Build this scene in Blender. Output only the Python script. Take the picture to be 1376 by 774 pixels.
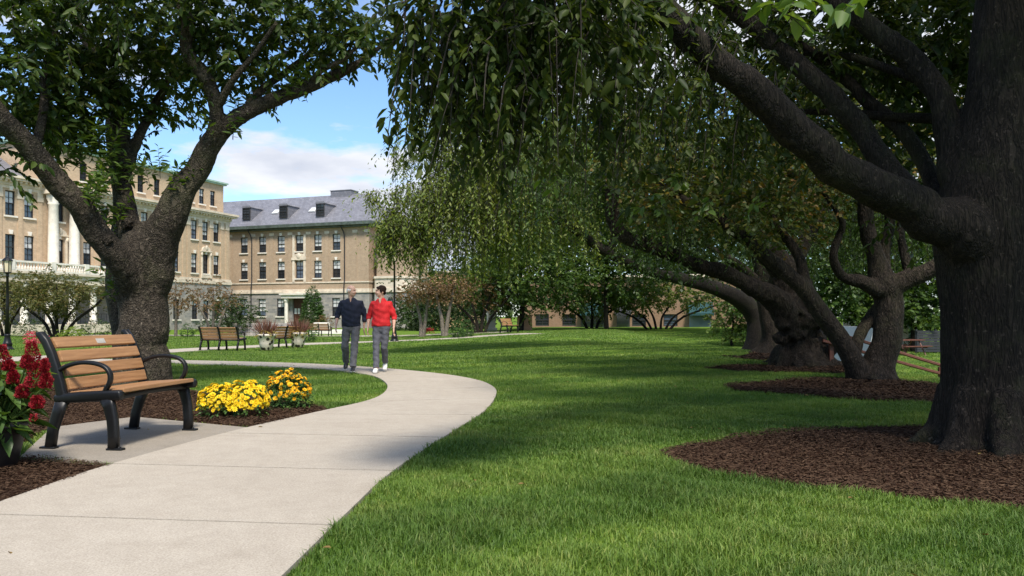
import bpy, bmesh, math, random
import numpy as np
from mathutils import Vector, Matrix, Euler

for _o in list(bpy.data.objects):
    bpy.data.objects.remove(_o, do_unlink=True)
random.seed(7)
S = bpy.context.scene
C = S.collection

# ------------------------------------------------------------------ camera, sky, sun, exposure
F_PX, HOR, CX, HC = 1040.0, 424.0, 688.0, 1.15
cam_d = bpy.data.cameras.new('camera')
cam = bpy.data.objects.new('camera', cam_d); C.objects.link(cam)
cam.location = (0, 0, HC); cam.rotation_euler = (math.radians(90), 0, 0)
cam_d.sensor_width = 36; cam_d.lens = 36 * F_PX / 1376
cam_d.shift_y = (HOR - 387) / 1376
cam_d.clip_start = 0.05; cam_d.clip_end = 2000
S.camera = cam

CLOUD_OFF = (8.72, 1.30, 2.0)
SUN_EL = math.radians(54)
SUN_H = Vector((0.27, -0.96)).normalized()
SUN_V = Vector((SUN_H.x * math.cos(SUN_EL), SUN_H.y * math.cos(SUN_EL), math.sin(SUN_EL)))
world = bpy.data.worlds.new('World'); S.world = world; world.use_nodes = True
wn, wl = world.node_tree.nodes, world.node_tree.links
wn.clear()
w_out = wn.new('ShaderNodeOutputWorld'); w_bg = wn.new('ShaderNodeBackground')
w_sky = wn.new('ShaderNodeTexSky'); w_sky.sky_type = 'NISHITA'; w_sky.sun_disc = False
w_sky.sun_elevation = SUN_EL; w_sky.sun_rotation = math.atan2(SUN_H.x, SUN_H.y)
w_sky.air_density = 1.1; w_sky.dust_density = 0.35; w_sky.ozone_density = 1.3
w_bg.inputs['Strength'].default_value = 0.125
tc = wn.new('ShaderNodeTexCoord'); sx = wn.new('ShaderNodeSeparateXYZ')
wl.new(tc.outputs['Generated'], sx.inputs[0])
def wmath(op, a, b=None, clamp=False):
    n = wn.new('ShaderNodeMath'); n.operation = op; n.use_clamp = clamp
    for i, v in enumerate((a, b)):
        if v is None: continue
        if isinstance(v, (int, float)): n.inputs[i].default_value = v
        else: wl.new(v, n.inputs[i])
    return n.outputs[0]
zc = wmath('MAXIMUM', sx.outputs[2], 0.0)
den = wmath('ADD', zc, 0.16)
comb = wn.new('ShaderNodeCombineXYZ')
wl.new(wmath('DIVIDE', sx.outputs[0], den), comb.inputs[0])
wl.new(wmath('DIVIDE', sx.outputs[1], den), comb.inputs[1])
cn = wn.new('ShaderNodeTexNoise'); cn.inputs['Scale'].default_value = 1.15
cn.inputs['Detail'].default_value = 9; cn.inputs['Roughness'].default_value = 0.58
cmap = wn.new('ShaderNodeMapping'); cmap.inputs['Location'].default_value = CLOUD_OFF
wl.new(comb.outputs[0], cmap.inputs[0]); wl.new(cmap.outputs[0], cn.inputs['Vector'])
cr = wn.new('ShaderNodeValToRGB'); cr.color_ramp.elements[0].position = 0.465; cr.color_ramp.elements[1].position = 0.56
wl.new(cn.outputs[0], cr.inputs[0])
cn2 = wn.new('ShaderNodeTexNoise'); cn2.inputs['Scale'].default_value = 2.4; cn2.inputs['Detail'].default_value = 6
wl.new(cmap.outputs[0], cn2.inputs['Vector'])
cr2 = wn.new('ShaderNodeValToRGB')
cr2.color_ramp.elements[0].position = 0.3; cr2.color_ramp.elements[0].color = (2.6, 2.85, 3.45, 1)
cr2.color_ramp.elements[1].position = 0.66; cr2.color_ramp.elements[1].color = (4.5, 4.6, 4.85, 1)
wl.new(cn2.outputs[0], cr2.inputs[0])
cm = wn.new('ShaderNodeMixRGB'); wl.new(cr.outputs[0], cm.inputs[0])
tint = wn.new('ShaderNodeMixRGB'); tint.blend_type = 'MULTIPLY'; tint.inputs[0].default_value = 1; tint.inputs[2].default_value = (0.66, 0.80, 0.96, 1)
wl.new(w_sky.outputs[0], tint.inputs[1]); wl.new(tint.outputs[0], cm.inputs[1]); wl.new(cr2.outputs[0], cm.inputs[2])
wl.new(cm.outputs[0], w_bg.inputs[0]); wl.new(w_bg.outputs[0], w_out.inputs[0])

sun_d = bpy.data.lights.new('sun', 'SUN'); sun_d.energy = 3.3; sun_d.angle = math.radians(11)
sun_d.color = (1.0, 0.93, 0.83)
sun = bpy.data.objects.new('sun', sun_d); C.objects.link(sun)
sun.rotation_euler = SUN_V.to_track_quat('Z', 'Y').to_euler(); sun.location = (10, -10, 30)

S.view_settings.view_transform = 'Standard'; S.view_settings.look = 'None'
S.view_settings.gamma = 1; S.view_settings.use_curve_mapping = False
S.view_settings.exposure = 0.88
S.render.engine = 'CYCLES'
S.cycles.max_bounces = 6; S.cycles.diffuse_bounces = 3; S.cycles.glossy_bounces = 2
S.cycles.transmission_bounces = 3; S.cycles.transparent_max_bounces = 4
S.cycles.caustics_reflective = False; S.cycles.caustics_refractive = False
S.cycles.use_denoising = True

# ------------------------------------------------------------------ ground shape and placing
def sm(t):
    t = np.clip(t, 0, 1); return t * t * (3 - 2 * t)
def tz(x, y):
    x = np.asarray(x, float); y = np.asarray(y, float)
    zl = -0.30 * sm((y - 16) / 16) - 0.22 * sm((y - 32) / 45)
    zr = 0.05 * sm((y - 30) / 35) - 1.2 * sm((y - 73) / 20)
    w = sm((x + 4 + 0.12 * y) / (6 + 0.14 * y))
    z = zl * (1 - w) + zr * w
    z = z - 0.8 * sm((x - 7.4) / 3.6) * sm((y - 11) / 5) * (1 - sm((y - 45) / 25))
    return z
def W(px, py, D):
    return Vector(((px - CX) * D / F_PX, D, HC - (py - HOR) * D / F_PX))
def G(px, py):
    a = (px - CX) / F_PX; b = (py - HOR) / F_PX
    D = np.arange(2.0, 160, 0.02)
    g = HC - b * D - tz(a * D, D)
    i = np.argmax(g < 0)
    if g[i] >= 0: i = len(D) - 1
    d = D[i]
    return Vector((a * d, d, float(tz(a * d, d))))
def GD(px, D):
    x = (px - CX) * D / F_PX
    return Vector((x, D, float(tz(x, D))))

# ------------------------------------------------------------------ materials
def nodes_of(name):
    m = bpy.data.materials.new(name); m.use_nodes = True
    nt = m.node_tree
    return m, nt, nt.nodes['Principled BSDF']
def ramp(nt, fac, stops):
    r = nt.nodes.new('ShaderNodeValToRGB'); e = r.color_ramp.elements
    while len(e) < len(stops): e.new(0.5)
    for el, (p, c) in zip(e, stops):
        el.position = p; el.color = (*c, 1) if len(c) == 3 else c
    if fac is not None: nt.links.new(fac, r.inputs[0])
    return r.outputs[0]
def noise(nt, scale, detail=4, rough=0.55, vec=None, mapping=None):
    n = nt.nodes.new('ShaderNodeTexNoise'); n.inputs['Scale'].default_value = scale
    n.inputs['Detail'].default_value = detail; n.inputs['Roughness'].default_value = rough
    if vec is None:
        t = nt.nodes.new('ShaderNodeTexCoord'); vec = t.outputs['Object']
    if mapping:
        mp = nt.nodes.new('ShaderNodeMapping'); mp.inputs['Scale'].default_value = mapping
        nt.links.new(vec, mp.inputs[0]); vec = mp.outputs[0]
    nt.links.new(vec, n.inputs['Vector'])
    return n.outputs[0]
def mixc(nt, fac, a, b, mode='MIX'):
    n = nt.nodes.new('ShaderNodeMixRGB'); n.blend_type = mode
    for i, v in enumerate((fac, a, b)):
        if isinstance(v, (int, float)): n.inputs[i].default_value = v
        elif isinstance(v, tuple): n.inputs[i].default_value = (*v, 1)
        else: nt.links.new(v, n.inputs[i])
    return n.outputs[0]
def bump(nt, bs, h, strength=0.4, dist=0.02):
    b = nt.nodes.new('ShaderNodeBump'); b.inputs['Strength'].default_value = strength
    b.inputs['Distance'].default_value = dist
    nt.links.new(h, b.inputs['Height']); nt.links.new(b.outputs[0], bs.inputs['Normal'])
def M_plain(name, col, rough=0.6, var=0.25, scale=8, metallic=0, bmp=0.0, mapping=None, spec=0.5):
    m, nt, bs = nodes_of(name)
    n = noise(nt, scale, 5, 0.6, mapping=mapping)
    a = tuple(c * (1 - var) for c in col); b = tuple(min(1, c * (1 + var)) for c in col)
    nt.links.new(ramp(nt, n, [(0.3, a), (0.7, b)]), bs.inputs['Base Color'])
    bs.inputs['Roughness'].default_value = rough; bs.inputs['Metallic'].default_value = metallic
    bs.inputs['Specular IOR Level'].default_value = spec
    if bmp: bump(nt, bs, n, bmp, 0.01)
    return m
def M_brick(name, cols, mortar, bw, bh, msize, rough=0.85, weather=0.25):
    m, nt, bs = nodes_of(name)
    t = nt.nodes.new('ShaderNodeTexCoord'); s = nt.nodes.new('ShaderNodeSeparateXYZ')
    nt.links.new(t.outputs['Object'], s.inputs[0])
    ad = nt.nodes.new('ShaderNodeMath'); ad.operation = 'ADD'
    nt.links.new(s.outputs[0], ad.inputs[0]); nt.links.new(s.outputs[1], ad.inputs[1])
    cb = nt.nodes.new('ShaderNodeCombineXYZ')
    nt.links.new(ad.outputs[0], cb.inputs[0]); nt.links.new(s.outputs[2], cb.inputs[1])
    b = nt.nodes.new('ShaderNodeTexBrick'); nt.links.new(cb.outputs[0], b.inputs['Vector'])
    b.inputs['Color1'].default_value = (*cols[0], 1); b.inputs['Color2'].default_value = (*cols[1], 1)
    b.inputs['Mortar'].default_value = (*mortar, 1); b.inputs['Scale'].default_value = 1
    b.inputs['Brick Width'].default_value = bw; b.inputs['Row Height'].default_value = bh
    b.inputs['Mortar Size'].default_value = msize
    n = noise(nt, 0.35, 6, 0.65); n2 = noise(nt, 2.5, 3, 0.6)
    c = mixc(nt, weather, b.outputs[0], ramp(nt, n, [(0.3, (0.55,) * 3), (0.7, (1.25,) * 3)]), 'MULTIPLY')
    c = mixc(nt, 0.35, c, ramp(nt, n2, [(0.3, (0.7,) * 3), (0.7, (1.3,) * 3)]), 'MULTIPLY')
    nt.links.new(c, bs.inputs['Base Color']); bs.inputs['Roughness'].default_value = rough
    bump(nt, bs, b.outputs['Fac'], -0.3, 0.01)
    return m
def M_leaf(name, stops, trans=0.35, rough=0.45, patch=1.0, spec=0.35):
    m, nt, bs = nodes_of(name)
    g = nt.nodes.new('ShaderNodeNewGeometry')
    n = noise(nt, patch, 3, 0.6)
    mx = nt.nodes.new('ShaderNodeMath'); mx.operation = 'MULTIPLY_ADD'
    nt.links.new(g.outputs['Random Per Island'], mx.inputs[0]); mx.inputs[1].default_value = 0.6
    m2 = nt.nodes.new('ShaderNodeMath'); m2.operation = 'MULTIPLY'; m2.inputs[1].default_value = 0.4
    nt.links.new(n, m2.inputs[0]); nt.links.new(m2.outputs[0], mx.inputs[2])
    col = ramp(nt, mx.outputs[0], stops)
    nt.links.new(col, bs.inputs['Base Color']); bs.inputs['Roughness'].default_value = rough
    bs.inputs['Specular IOR Level'].default_value = spec
    if trans:
        tr = nt.nodes.new('ShaderNodeBsdfTranslucent'); ms = nt.nodes.new('ShaderNodeMixShader')
        nt.links.new(mixc(nt, 1.0, col, (1.5, 1.45, 0.5), 'MULTIPLY'), tr.inputs[0])
        ms.inputs[0].default_value = trans
        nt.links.new(bs.outputs[0], ms.inputs[1]); nt.links.new(tr.outputs[0], ms.inputs[2])
        nt.links.new(ms.outputs[0], nt.nodes['Material Output'].inputs[0])
    return m
def M_bark(name, dark, light, mapping=(9, 9, 2.2), moss=0.0, strength=0.9):
    """mottled plates and fissures; mapping sets how far the grain runs along z"""
    m, nt, bs = nodes_of(name)
    n = noise(nt, 3.4, 9, 0.72, mapping=mapping); nf = noise(nt, 16.0, 6, 0.75, mapping=mapping); nb = noise(nt, 1.1, 4, 0.6)
    w = nt.nodes.new('ShaderNodeTexNoise'); w.inputs['Scale'].default_value = 1.5; w.inputs['Detail'].default_value = 3; w.inputs['Roughness'].default_value = 0.6; w.inputs['Distortion'].default_value = 0.15
    t = nt.nodes.new('ShaderNodeTexCoord'); mp = nt.nodes.new('ShaderNodeMapping'); mp.inputs['Scale'].default_value = mapping
    nt.links.new(t.outputs['Object'], mp.inputs[0]); nt.links.new(mp.outputs[0], w.inputs['Vector'])
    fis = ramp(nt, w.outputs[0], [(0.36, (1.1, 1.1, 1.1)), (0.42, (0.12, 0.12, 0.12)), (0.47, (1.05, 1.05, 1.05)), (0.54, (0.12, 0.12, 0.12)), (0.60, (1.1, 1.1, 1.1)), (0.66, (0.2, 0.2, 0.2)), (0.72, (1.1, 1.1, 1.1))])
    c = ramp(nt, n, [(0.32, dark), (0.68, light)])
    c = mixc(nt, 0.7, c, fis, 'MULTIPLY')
    c = mixc(nt, 0.6, c, ramp(nt, nf, [(0.3, (0.55, 0.55, 0.55)), (0.7, (1.4, 1.4, 1.4))]), 'MULTIPLY')
    c = mixc(nt, 0.7, c, ramp(nt, nb, [(0.3, (0.65, 0.65, 0.65)), (0.7, (1.3, 1.27, 1.2))]), 'MULTIPLY')
    li = noise(nt, 26, 3, 0.6)
    c = mixc(nt, ramp(nt, li, [(0.62, (0, 0, 0)), (0.70, (0.55, 0.55, 0.55))]), c, tuple(min(1, v * 2.6) for v in light))
    if moss:
        mo = noise(nt, 1.4, 7, 0.8)
        c = mixc(nt, ramp(nt, mo, [(0.5, (0, 0, 0)), (0.72, (moss,) * 3)]), c, (0.07, 0.078, 0.03))
    nt.links.new(c, bs.inputs['Base Color']); bs.inputs['Roughness'].default_value = 0.9
    bs.inputs['Specular IOR Level'].default_value = 0.2
    hh = mixc(nt, 0.3, mixc(nt, 0.6, n, fis), nf)
    bump(nt, bs, hh, strength, 0.04)
    return m

MT = {}
MT['brick_tan'] = M_brick('tan brick', ((0.54, 0.40, 0.265), (0.46, 0.335, 0.215)), (0.42, 0.33, 0.24), 0.21, 0.075, 0.008)
MT['brick_brown'] = M_brick('brown brick', ((0.44, 0.325, 0.215), (0.37, 0.265, 0.17)), (0.28, 0.22, 0.17), 0.21, 0.075, 0.008)
MT['brick_dark'] = M_brick('orange brick', ((0.23, 0.13, 0.068), (0.19, 0.10, 0.052)), (0.25, 0.2, 0.15), 0.21, 0.075, 0.008)
MT['ashlar'] = M_brick('rough stone', ((0.36, 0.33, 0.29), (0.21, 0.205, 0.20)), (0.30, 0.28, 0.25), 0.62, 0.30, 0.02, 0.9, 0.4)
MT['limestone'] = M_plain('limestone', (0.60, 0.52, 0.41), 0.8, 0.22, 1.6, bmp=0.1)
MT['white_stone'] = M_plain('white stone', (0.70, 0.66, 0.58), 0.75, 0.14, 2.5)
MT['copper'] = M_plain('green copper', (0.065, 0.085, 0.07), 0.6, 0.55, 2.2)
MT['copper_pale'] = M_plain('pale green copper', (0.30, 0.44, 0.37), 0.6, 0.25, 1.6)
MT['slate'] = M_brick('slate', ((0.20, 0.20, 0.225), (0.15, 0.15, 0.17)), (0.10, 0.10, 0.11), 0.4, 0.28, 0.012, 0.5, 0.35)
MT['dark_metal'] = M_plain('dark metal', (0.016, 0.016, 0.018), 0.42, 0.3, 30)
MT['black_iron'] = M_plain('black painted iron', (0.006, 0.006, 0.0065), 0.42, 0.25, 40, bmp=0.04, spec=0.35)
MT['win_frame'] = M_plain('window frame', (0.022, 0.021, 0.022), 0.5, 0.2, 6)
MT['glass'] = M_plain('window glass', (0.025, 0.034, 0.045), 0.06, 0.5, 0.6, spec=0.8)
MT['blind'] = M_plain('blind behind glass', (0.60, 0.61, 0.60), 0.16, 0.25, 0.8, spec=0.8)
MT['door'] = M_plain('door wood', (0.06, 0.022, 0.012), 0.45, 0.3, 4)
MT['teal'] = M_plain('teal canvas', (0.006, 0.045, 0.050), 0.8, 0.25, 2)
MT['tan_panel'] = M_plain('tan wall', (0.60, 0.40, 0.22), 0.85, 0.12, 0.8)
MT['lamp_glass'] = M_plain('lamp glass', (0.60, 0.52, 0.36), 0.3, 0.12, 4)
MT['skin'] = M_plain('skin', (0.60, 0.36, 0.265), 0.5, 0.08, 30)
MT['hair_white'] = M_plain('white hair', (0.78, 0.76, 0.74), 0.7, 0.2, 60)
MT['hair_dark'] = M_plain('dark hair', (0.020, 0.010, 0.007), 0.75, 0.4, 70, spec=0.15)
MT['navy'] = M_plain('navy knit', (0.009, 0.013, 0.032), 0.85, 0.25, 50, bmp=0.15)
MT['red_knit'] = M_plain('red knit', (0.56, 0.012, 0.016), 0.8, 0.16, 50, bmp=0.15)
MT['grey_cloth'] = M_plain('grey cloth', (0.125, 0.12, 0.13), 0.85, 0.18, 40, bmp=0.15)
MT['grey_cloth2'] = M_plain('slate grey cloth', (0.095, 0.095, 0.115), 0.85, 0.18, 40, bmp=0.15)
MT['shoe_black'] = M_plain('black leather', (0.012, 0.012, 0.014), 0.4, 0.2, 20)
MT['shoe_white'] = M_plain('white rubber', (0.7, 0.68, 0.65), 0.6, 0.1, 20)
MT['lips'] = M_plain('lips', (0.40, 0.10, 0.09), 0.5, 0.1, 20)
MT['eye'] = M_plain('eye', (0.03, 0.022, 0.02), 0.2, 0.1, 20)
MT['plaque'] = M_plain('brass plaque', (0.62, 0.58, 0.50), 0.35, 0.15, 60, metallic=0.6)
MT['pot'] = M_plain('black pot', (0.014, 0.013, 0.014), 0.45, 0.3, 14, bmp=0.1)
MT['rust_rail'] = M_plain('brown rail', (0.10, 0.032, 0.018), 0.6, 0.25, 10)
MT['white_sheet'] = M_plain('white sheet', (0.55, 0.57, 0.60), 0.6, 0.06, 1)
MT['dark_panel'] = M_plain('dark panel', (0.02, 0.022, 0.026), 0.7, 0.3, 3)
MT['chip'] = M_leaf('mulch chip', [(0.1, (0.020, 0.010, 0.007)), (0.5, (0.058, 0.034, 0.021)), (0.84, (0.096, 0.060, 0.037)), (0.93, (0.21, 0.145, 0.09))], 0, 0.95, 1.5, 0.1)
MT['soil'] = M_plain('mulch', (0.030, 0.016, 0.011), 1.0, 0.5, 30, bmp=0.8, spec=0.0)
MT['bark_cherry'] = M_bark('cherry bark', (0.025, 0.020, 0.015), (0.105, 0.086, 0.066), (5, 5, 4), 0.5)
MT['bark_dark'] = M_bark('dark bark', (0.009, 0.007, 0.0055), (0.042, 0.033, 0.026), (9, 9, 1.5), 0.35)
MT['bark_grey'] = M_bark('grey brown bark', (0.013, 0.010, 0.008), (0.052, 0.040, 0.031), (5, 5, 1.6), 0.25)
MT['bark_pale'] = M_bark('pale bark', (0.12, 0.10, 0.08), (0.28, 0.24, 0.2), (6, 6, 2), 0.1, 0.5)
MT['twig'] = M_plain('twig bark', (0.030, 0.023, 0.017), 0.85, 0.3, 20)
def wood_mat(name, a, b):
    m, nt, bs = nodes_of(name)
    g = nt.nodes.new('ShaderNodeNewGeometry')
    n = noise(nt, 3.0, 6, 0.6, mapping=(0.8, 14, 14)); n2 = noise(nt, 30, 3, 0.6, mapping=(0.3, 6, 6))
    c = ramp(nt, n, [(0.3, a), (0.7, b)])
    c = mixc(nt, 0.3, c, ramp(nt, n2, [(0.35, (0.6, 0.6, 0.6)), (0.65, (1.2, 1.2, 1.2))]), 'MULTIPLY')
    c = mixc(nt, 0.5, c, ramp(nt, g.outputs['Random Per Island'], [(0.0, (0.75, 0.72, 0.7)), (1.0, (1.15, 1.15, 1.15))]), 'MULTIPLY')
    nt.links.new(c, bs.inputs['Base Color']); bs.inputs['Roughness'].default_value = 0.5
    bump(nt, bs, n2, 0.15, 0.004)
    return m
MT['wood'] = wood_mat('bench wood', (0.25, 0.125, 0.052), (0.40, 0.215, 0.098))
def concrete_mat(name, k=1.0):
    m, nt, bs = nodes_of(name)
    n = noise(nt, 0.9, 6, 0.65); n2 = noise(nt, 95, 4, 0.8); n3 = noise(nt, 7, 5, 0.7)
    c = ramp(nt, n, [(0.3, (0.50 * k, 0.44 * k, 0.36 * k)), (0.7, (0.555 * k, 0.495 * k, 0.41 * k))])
    c = mixc(nt, 0.55, c, ramp(nt, n2, [(0.32, (0.42, 0.40, 0.37)), (0.6, (1.22, 1.22, 1.22))]), 'MULTIPLY')
    c = mixc(nt, 0.22, c, ramp(nt, n3, [(0.35, (0.70, 0.68, 0.66)), (0.6, (1.1, 1.1, 1.1))]), 'MULTIPLY')
    n4 = noise(nt, 2.6, 8, 0.75)
    c = mixc(nt, 0.2, c, ramp(nt, n4, [(0.30, (0.62, 0.58, 0.53)), (0.46, (1, 1, 1)), (0.7, (1.08, 1.08, 1.08))]), 'MULTIPLY')
    v = nt.nodes.new('ShaderNodeTexVoronoi'); v.inputs['Scale'].default_value = 2.3
    t = nt.nodes.new('ShaderNodeTexCoord'); nt.links.new(t.outputs['Object'], v.inputs['Vector'])
    c = mixc(nt, ramp(nt, v.outputs['Distance'], [(0.0, (0.35,) * 3), (0.035, (0, 0, 0))]), c, (0.12, 0.10, 0.085))
    nt.links.new(c, bs.inputs['Base Color']); bs.inputs['Roughness'].default_value = 0.9
    bs.inputs['Specular IOR Level'].default_value = 0.25
    bump(nt, bs, n2, 0.35, 0.004)
    return m
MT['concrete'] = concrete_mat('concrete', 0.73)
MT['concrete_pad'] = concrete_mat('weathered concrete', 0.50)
def lawn_color(nt, blades):
    g = nt.nodes.new('ShaderNodeNewGeometry')
    pos = g.outputs['Position']
    n1 = noise(nt, 0.35, 4, 0.6, pos); n2 = noise(nt, 2.2, 4, 0.65, pos)
    w = nt.nodes.new('ShaderNodeTexWave'); w.bands_direction = 'X'; w.wave_profile = 'SIN'
    mp = nt.nodes.new('ShaderNodeMapping'); mp.inputs['Rotation'].default_value = (0, 0, math.radians(58))
    nt.links.new(pos, mp.inputs[0]); nt.links.new(mp.outputs[0], w.inputs['Vector'])
    w.inputs['Scale'].default_value = 0.17; w.inputs['Distortion'].default_value = 0.6; w.inputs['Detail'].default_value = 1
    base = ramp(nt, n2, [(0.25, (0.080, 0.150, 0.022)), (0.55, (0.118, 0.200, 0.034)), (0.80, (0.172, 0.240, 0.056))])
    n3 = noise(nt, 0.9, 6, 0.75, pos)
    base = mixc(nt, ramp(nt, n3, [(0.52, (0, 0, 0)), (0.70, (0.45, 0.45, 0.45))]), base, (0.19, 0.205, 0.075))
    c = mixc(nt, 0.5, base, ramp(nt, n1, [(0.3, (0.68, 0.76, 0.75)), (0.7, (1.25, 1.17, 1.08))]), 'MULTIPLY')
    c = mixc(nt, 0.85, c, ramp(nt, w.outputs[0], [(0.35, (0.80, 0.86, 0.85)), (0.65, (1.28, 1.2, 1.2))]), 'MULTIPLY')
    if blades:
        c = mixc(nt, 0.8, c, ramp(nt, g.outputs['Random Per Island'],
             [(0.0, (0.5, 0.6, 0.5)), (0.5, (1, 1, 1)), (0.88, (1.35, 1.28, 1.2)), (0.93, (2.0, 1.45, 2.2)), (1.0, (2.3, 1.6, 2.6))]), 'MULTIPLY')
    return c, n2
def lawn_mats():
    m, nt, bs = nodes_of('lawn ground')
    c, n2 = lawn_color(nt, False)
    g = nt.nodes.new('ShaderNodeNewGeometry')
    f = noise(nt, 22, 5, 0.8, g.outputs['Position'], mapping=(1, 0.5, 1))
    c = mixc(nt, 0.6, c, ramp(nt, f, [(0.3, (0.5, 0.5, 0.45)), (0.7, (1.3, 1.25, 1.2))]), 'MULTIPLY')
    nt.links.new(c, bs.inputs['Base Color']); bs.inputs['Roughness'].default_value = 1; bs.inputs['Specular IOR Level'].default_value = 0.0
    bump(nt, bs, f, 0.7, 0.05)
    MT['lawn'] = m
    m, nt, bs = nodes_of('grass blades')
    c, n2 = lawn_color(nt, True)
    nt.links.new(c, bs.inputs['Base Color']); bs.inputs['Roughness'].default_value = 0.55; bs.inputs['Specular IOR Level'].default_value = 0.3
    tr = nt.nodes.new('ShaderNodeBsdfTranslucent'); ms = nt.nodes.new('ShaderNodeMixShader'); ms.inputs[0].default_value = 0.35
    nt.links.new(mixc(nt, 1, c, (1.4, 1.35, 0.7), 'MULTIPLY'), tr.inputs[0])
    nt.links.new(bs.outputs[0], ms.inputs[1]); nt.links.new(tr.outputs[0], ms.inputs[2])
    nt.links.new(ms.outputs[0], nt.nodes['Material Output'].inputs[0])
    MT['blades'] = m
lawn_mats()
MT['leaf_cherry'] = M_leaf('cherry leaf', [(0.1, (0.020, 0.042, 0.010)), (0.5, (0.040, 0.072, 0.016)), (0.75, (0.078, 0.112, 0.024)), (0.92, (0.17, 0.145, 0.03))], 0.38, 0.45, 0.6, 0.25)
MT['leaf_sprout'] = M_leaf('young leaf', [(0.2, (0.06, 0.115, 0.022)), (0.8, (0.115, 0.175, 0.04))], 0.4, 0.4)
MT['leaf_dark'] = M_leaf('dark leaf', [(0.1, (0.017, 0.034, 0.009)), (0.5, (0.034, 0.056, 0.013)), (0.82, (0.078, 0.100, 0.022)), (0.97, (0.16, 0.095, 0.028))], 0.36, 0.5, 0.6, 0.2)
MT['leaf_maple'] = M_leaf('maple leaf', [(0.15, (0.036, 0.060, 0.014)), (0.5, (0.075, 0.100, 0.022)), (0.68, (0.125, 0.125, 0.03)), (0.80, (0.21, 0.12, 0.035)), (0.95, (0.26, 0.10, 0.04))], 0.35, 0.5, 0.45)
MT['leaf_weep'] = M_leaf('weeping leaf', [(0.1, (0.075, 0.115, 0.022)), (0.5, (0.14, 0.190, 0.042)), (0.9, (0.26, 0.275, 0.08))], 0.42, 0.5, 0.4)
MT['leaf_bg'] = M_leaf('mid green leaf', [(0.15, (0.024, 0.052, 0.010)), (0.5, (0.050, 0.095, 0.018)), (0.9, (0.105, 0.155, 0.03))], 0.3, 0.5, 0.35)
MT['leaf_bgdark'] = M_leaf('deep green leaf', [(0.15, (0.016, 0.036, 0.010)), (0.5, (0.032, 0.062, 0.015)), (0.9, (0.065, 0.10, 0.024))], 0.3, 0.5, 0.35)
MT['leaf_pale'] = M_leaf('pale green leaf', [(0.15, (0.06, 0.105, 0.02)), (0.5, (0.115, 0.165, 0.032)), (0.9, (0.20, 0.21, 0.045))], 0.35, 0.5, 0.5)
MT['leaf_myrtle'] = M_leaf('olive leaf', [(0.15, (0.06, 0.075, 0.02)), (0.5, (0.11, 0.12, 0.035)), (0.8, (0.17, 0.13, 0.045)), (0.95, (0.22, 0.11, 0.05))], 0.3, 0.6, 0.6)
MT['leaf_rust'] = M_leaf('rust leaf', [(0.15, (0.085, 0.075, 0.03)), (0.5, (0.16, 0.105, 0.05)), (0.85, (0.24, 0.125, 0.07))], 0.3, 0.6, 0.6)
MT['leaf_cone'] = M_leaf('evergreen leaf', [(0.15, (0.022, 0.06, 0.012)), (0.5, (0.045, 0.10, 0.02)), (0.9, (0.08, 0.15, 0.03))], 0.2, 0.6, 3)
MT['leaf_bright'] = M_leaf('bright shrub leaf', [(0.15, (0.10, 0.16, 0.02)), (0.5, (0.18, 0.25, 0.035)), (0.9, (0.28, 0.32, 0.05))], 0.3, 0.6, 3)
MT['leaf_fallen'] = M_leaf('fallen leaf', [(0.1, (0.10, 0.055, 0.02)), (0.5, (0.20, 0.13, 0.04)), (0.9, (0.30, 0.22, 0.06))], 0.1, 0.7)
MT['leaf_celosia'] = M_leaf('broad leaf', [(0.15, (0.042, 0.088, 0.020)), (0.6, (0.085, 0.150, 0.034)), (0.93, (0.15, 0.20, 0.05)), (0.99, (0.20, 0.08, 0.03))], 0.3, 0.4, 4)
MT['bloom_red'] = M_leaf('red plume', [(0.1, (0.11, 0.003, 0.008)), (0.6, (0.27, 0.007, 0.016)), (0.95, (0.45, 0.03, 0.04))], 0.15, 0.7, 8)
MT['bloom_yellow'] = M_leaf('yellow petals', [(0.1, (0.70, 0.44, 0.008)), (0.5, (0.86, 0.62, 0.012)), (0.9, (0.95, 0.76, 0.03))], 0.15, 0.6, 6)
MT['bloom_gold'] = M_leaf('golden petals', [(0.1, (0.70, 0.32, 0.006)), (0.5, (0.85, 0.47, 0.008)), (0.9, (0.92, 0.62, 0.015))], 0.15, 0.6, 6)
MT['bloom_core'] = M_plain('flower centre', (0.30, 0.13, 0.01), 0.8, 0.2, 50)
MT['grass_plum'] = M_leaf('plum grass', [(0.1, (0.10, 0.035, 0.030)), (0.6, (0.19, 0.085, 0.065)), (0.95, (0.30, 0.18, 0.13))], 0.2, 0.6, 6)
MT['straw'] = M_leaf('straw', [(0.1, (0.22, 0.17, 0.04)), (0.9, (0.38, 0.30, 0.09))], 0.2, 0.6, 6)
MT['pink_flower'] = M_leaf('pink flower', [(0.1, (0.45, 0.03, 0.07)), (0.9, (0.65, 0.10, 0.16))], 0.2, 0.6, 6)
def glass_mat():
    m, nt, bs = nodes_of('window glass')
    oi = nt.nodes.new('ShaderNodeObjectInfo'); n = noise(nt, 0.5, 3, 0.5)
    c = ramp(nt, oi.outputs['Random'], [(0.0, (0.014, 0.018, 0.022)), (0.55, (0.03, 0.038, 0.048)), (0.8, (0.07, 0.095, 0.13)), (1.0, (0.13, 0.17, 0.23))])  # bluish stops paint a varying sky reflection into each pane's colour
    c = mixc(nt, 0.5, c, ramp(nt, n, [(0.35, (0.5, 0.5, 0.5)), (0.65, (1.5, 1.5, 1.5))]), 'MULTIPLY')
    nt.links.new(c, bs.inputs['Base Color']); bs.inputs['Roughness'].default_value = 0.06; bs.inputs['Specular IOR Level'].default_value = 0.8
    bump(nt, bs, n, 0.08, 0.02)
    return m
MT['glass'] = glass_mat()
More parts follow.
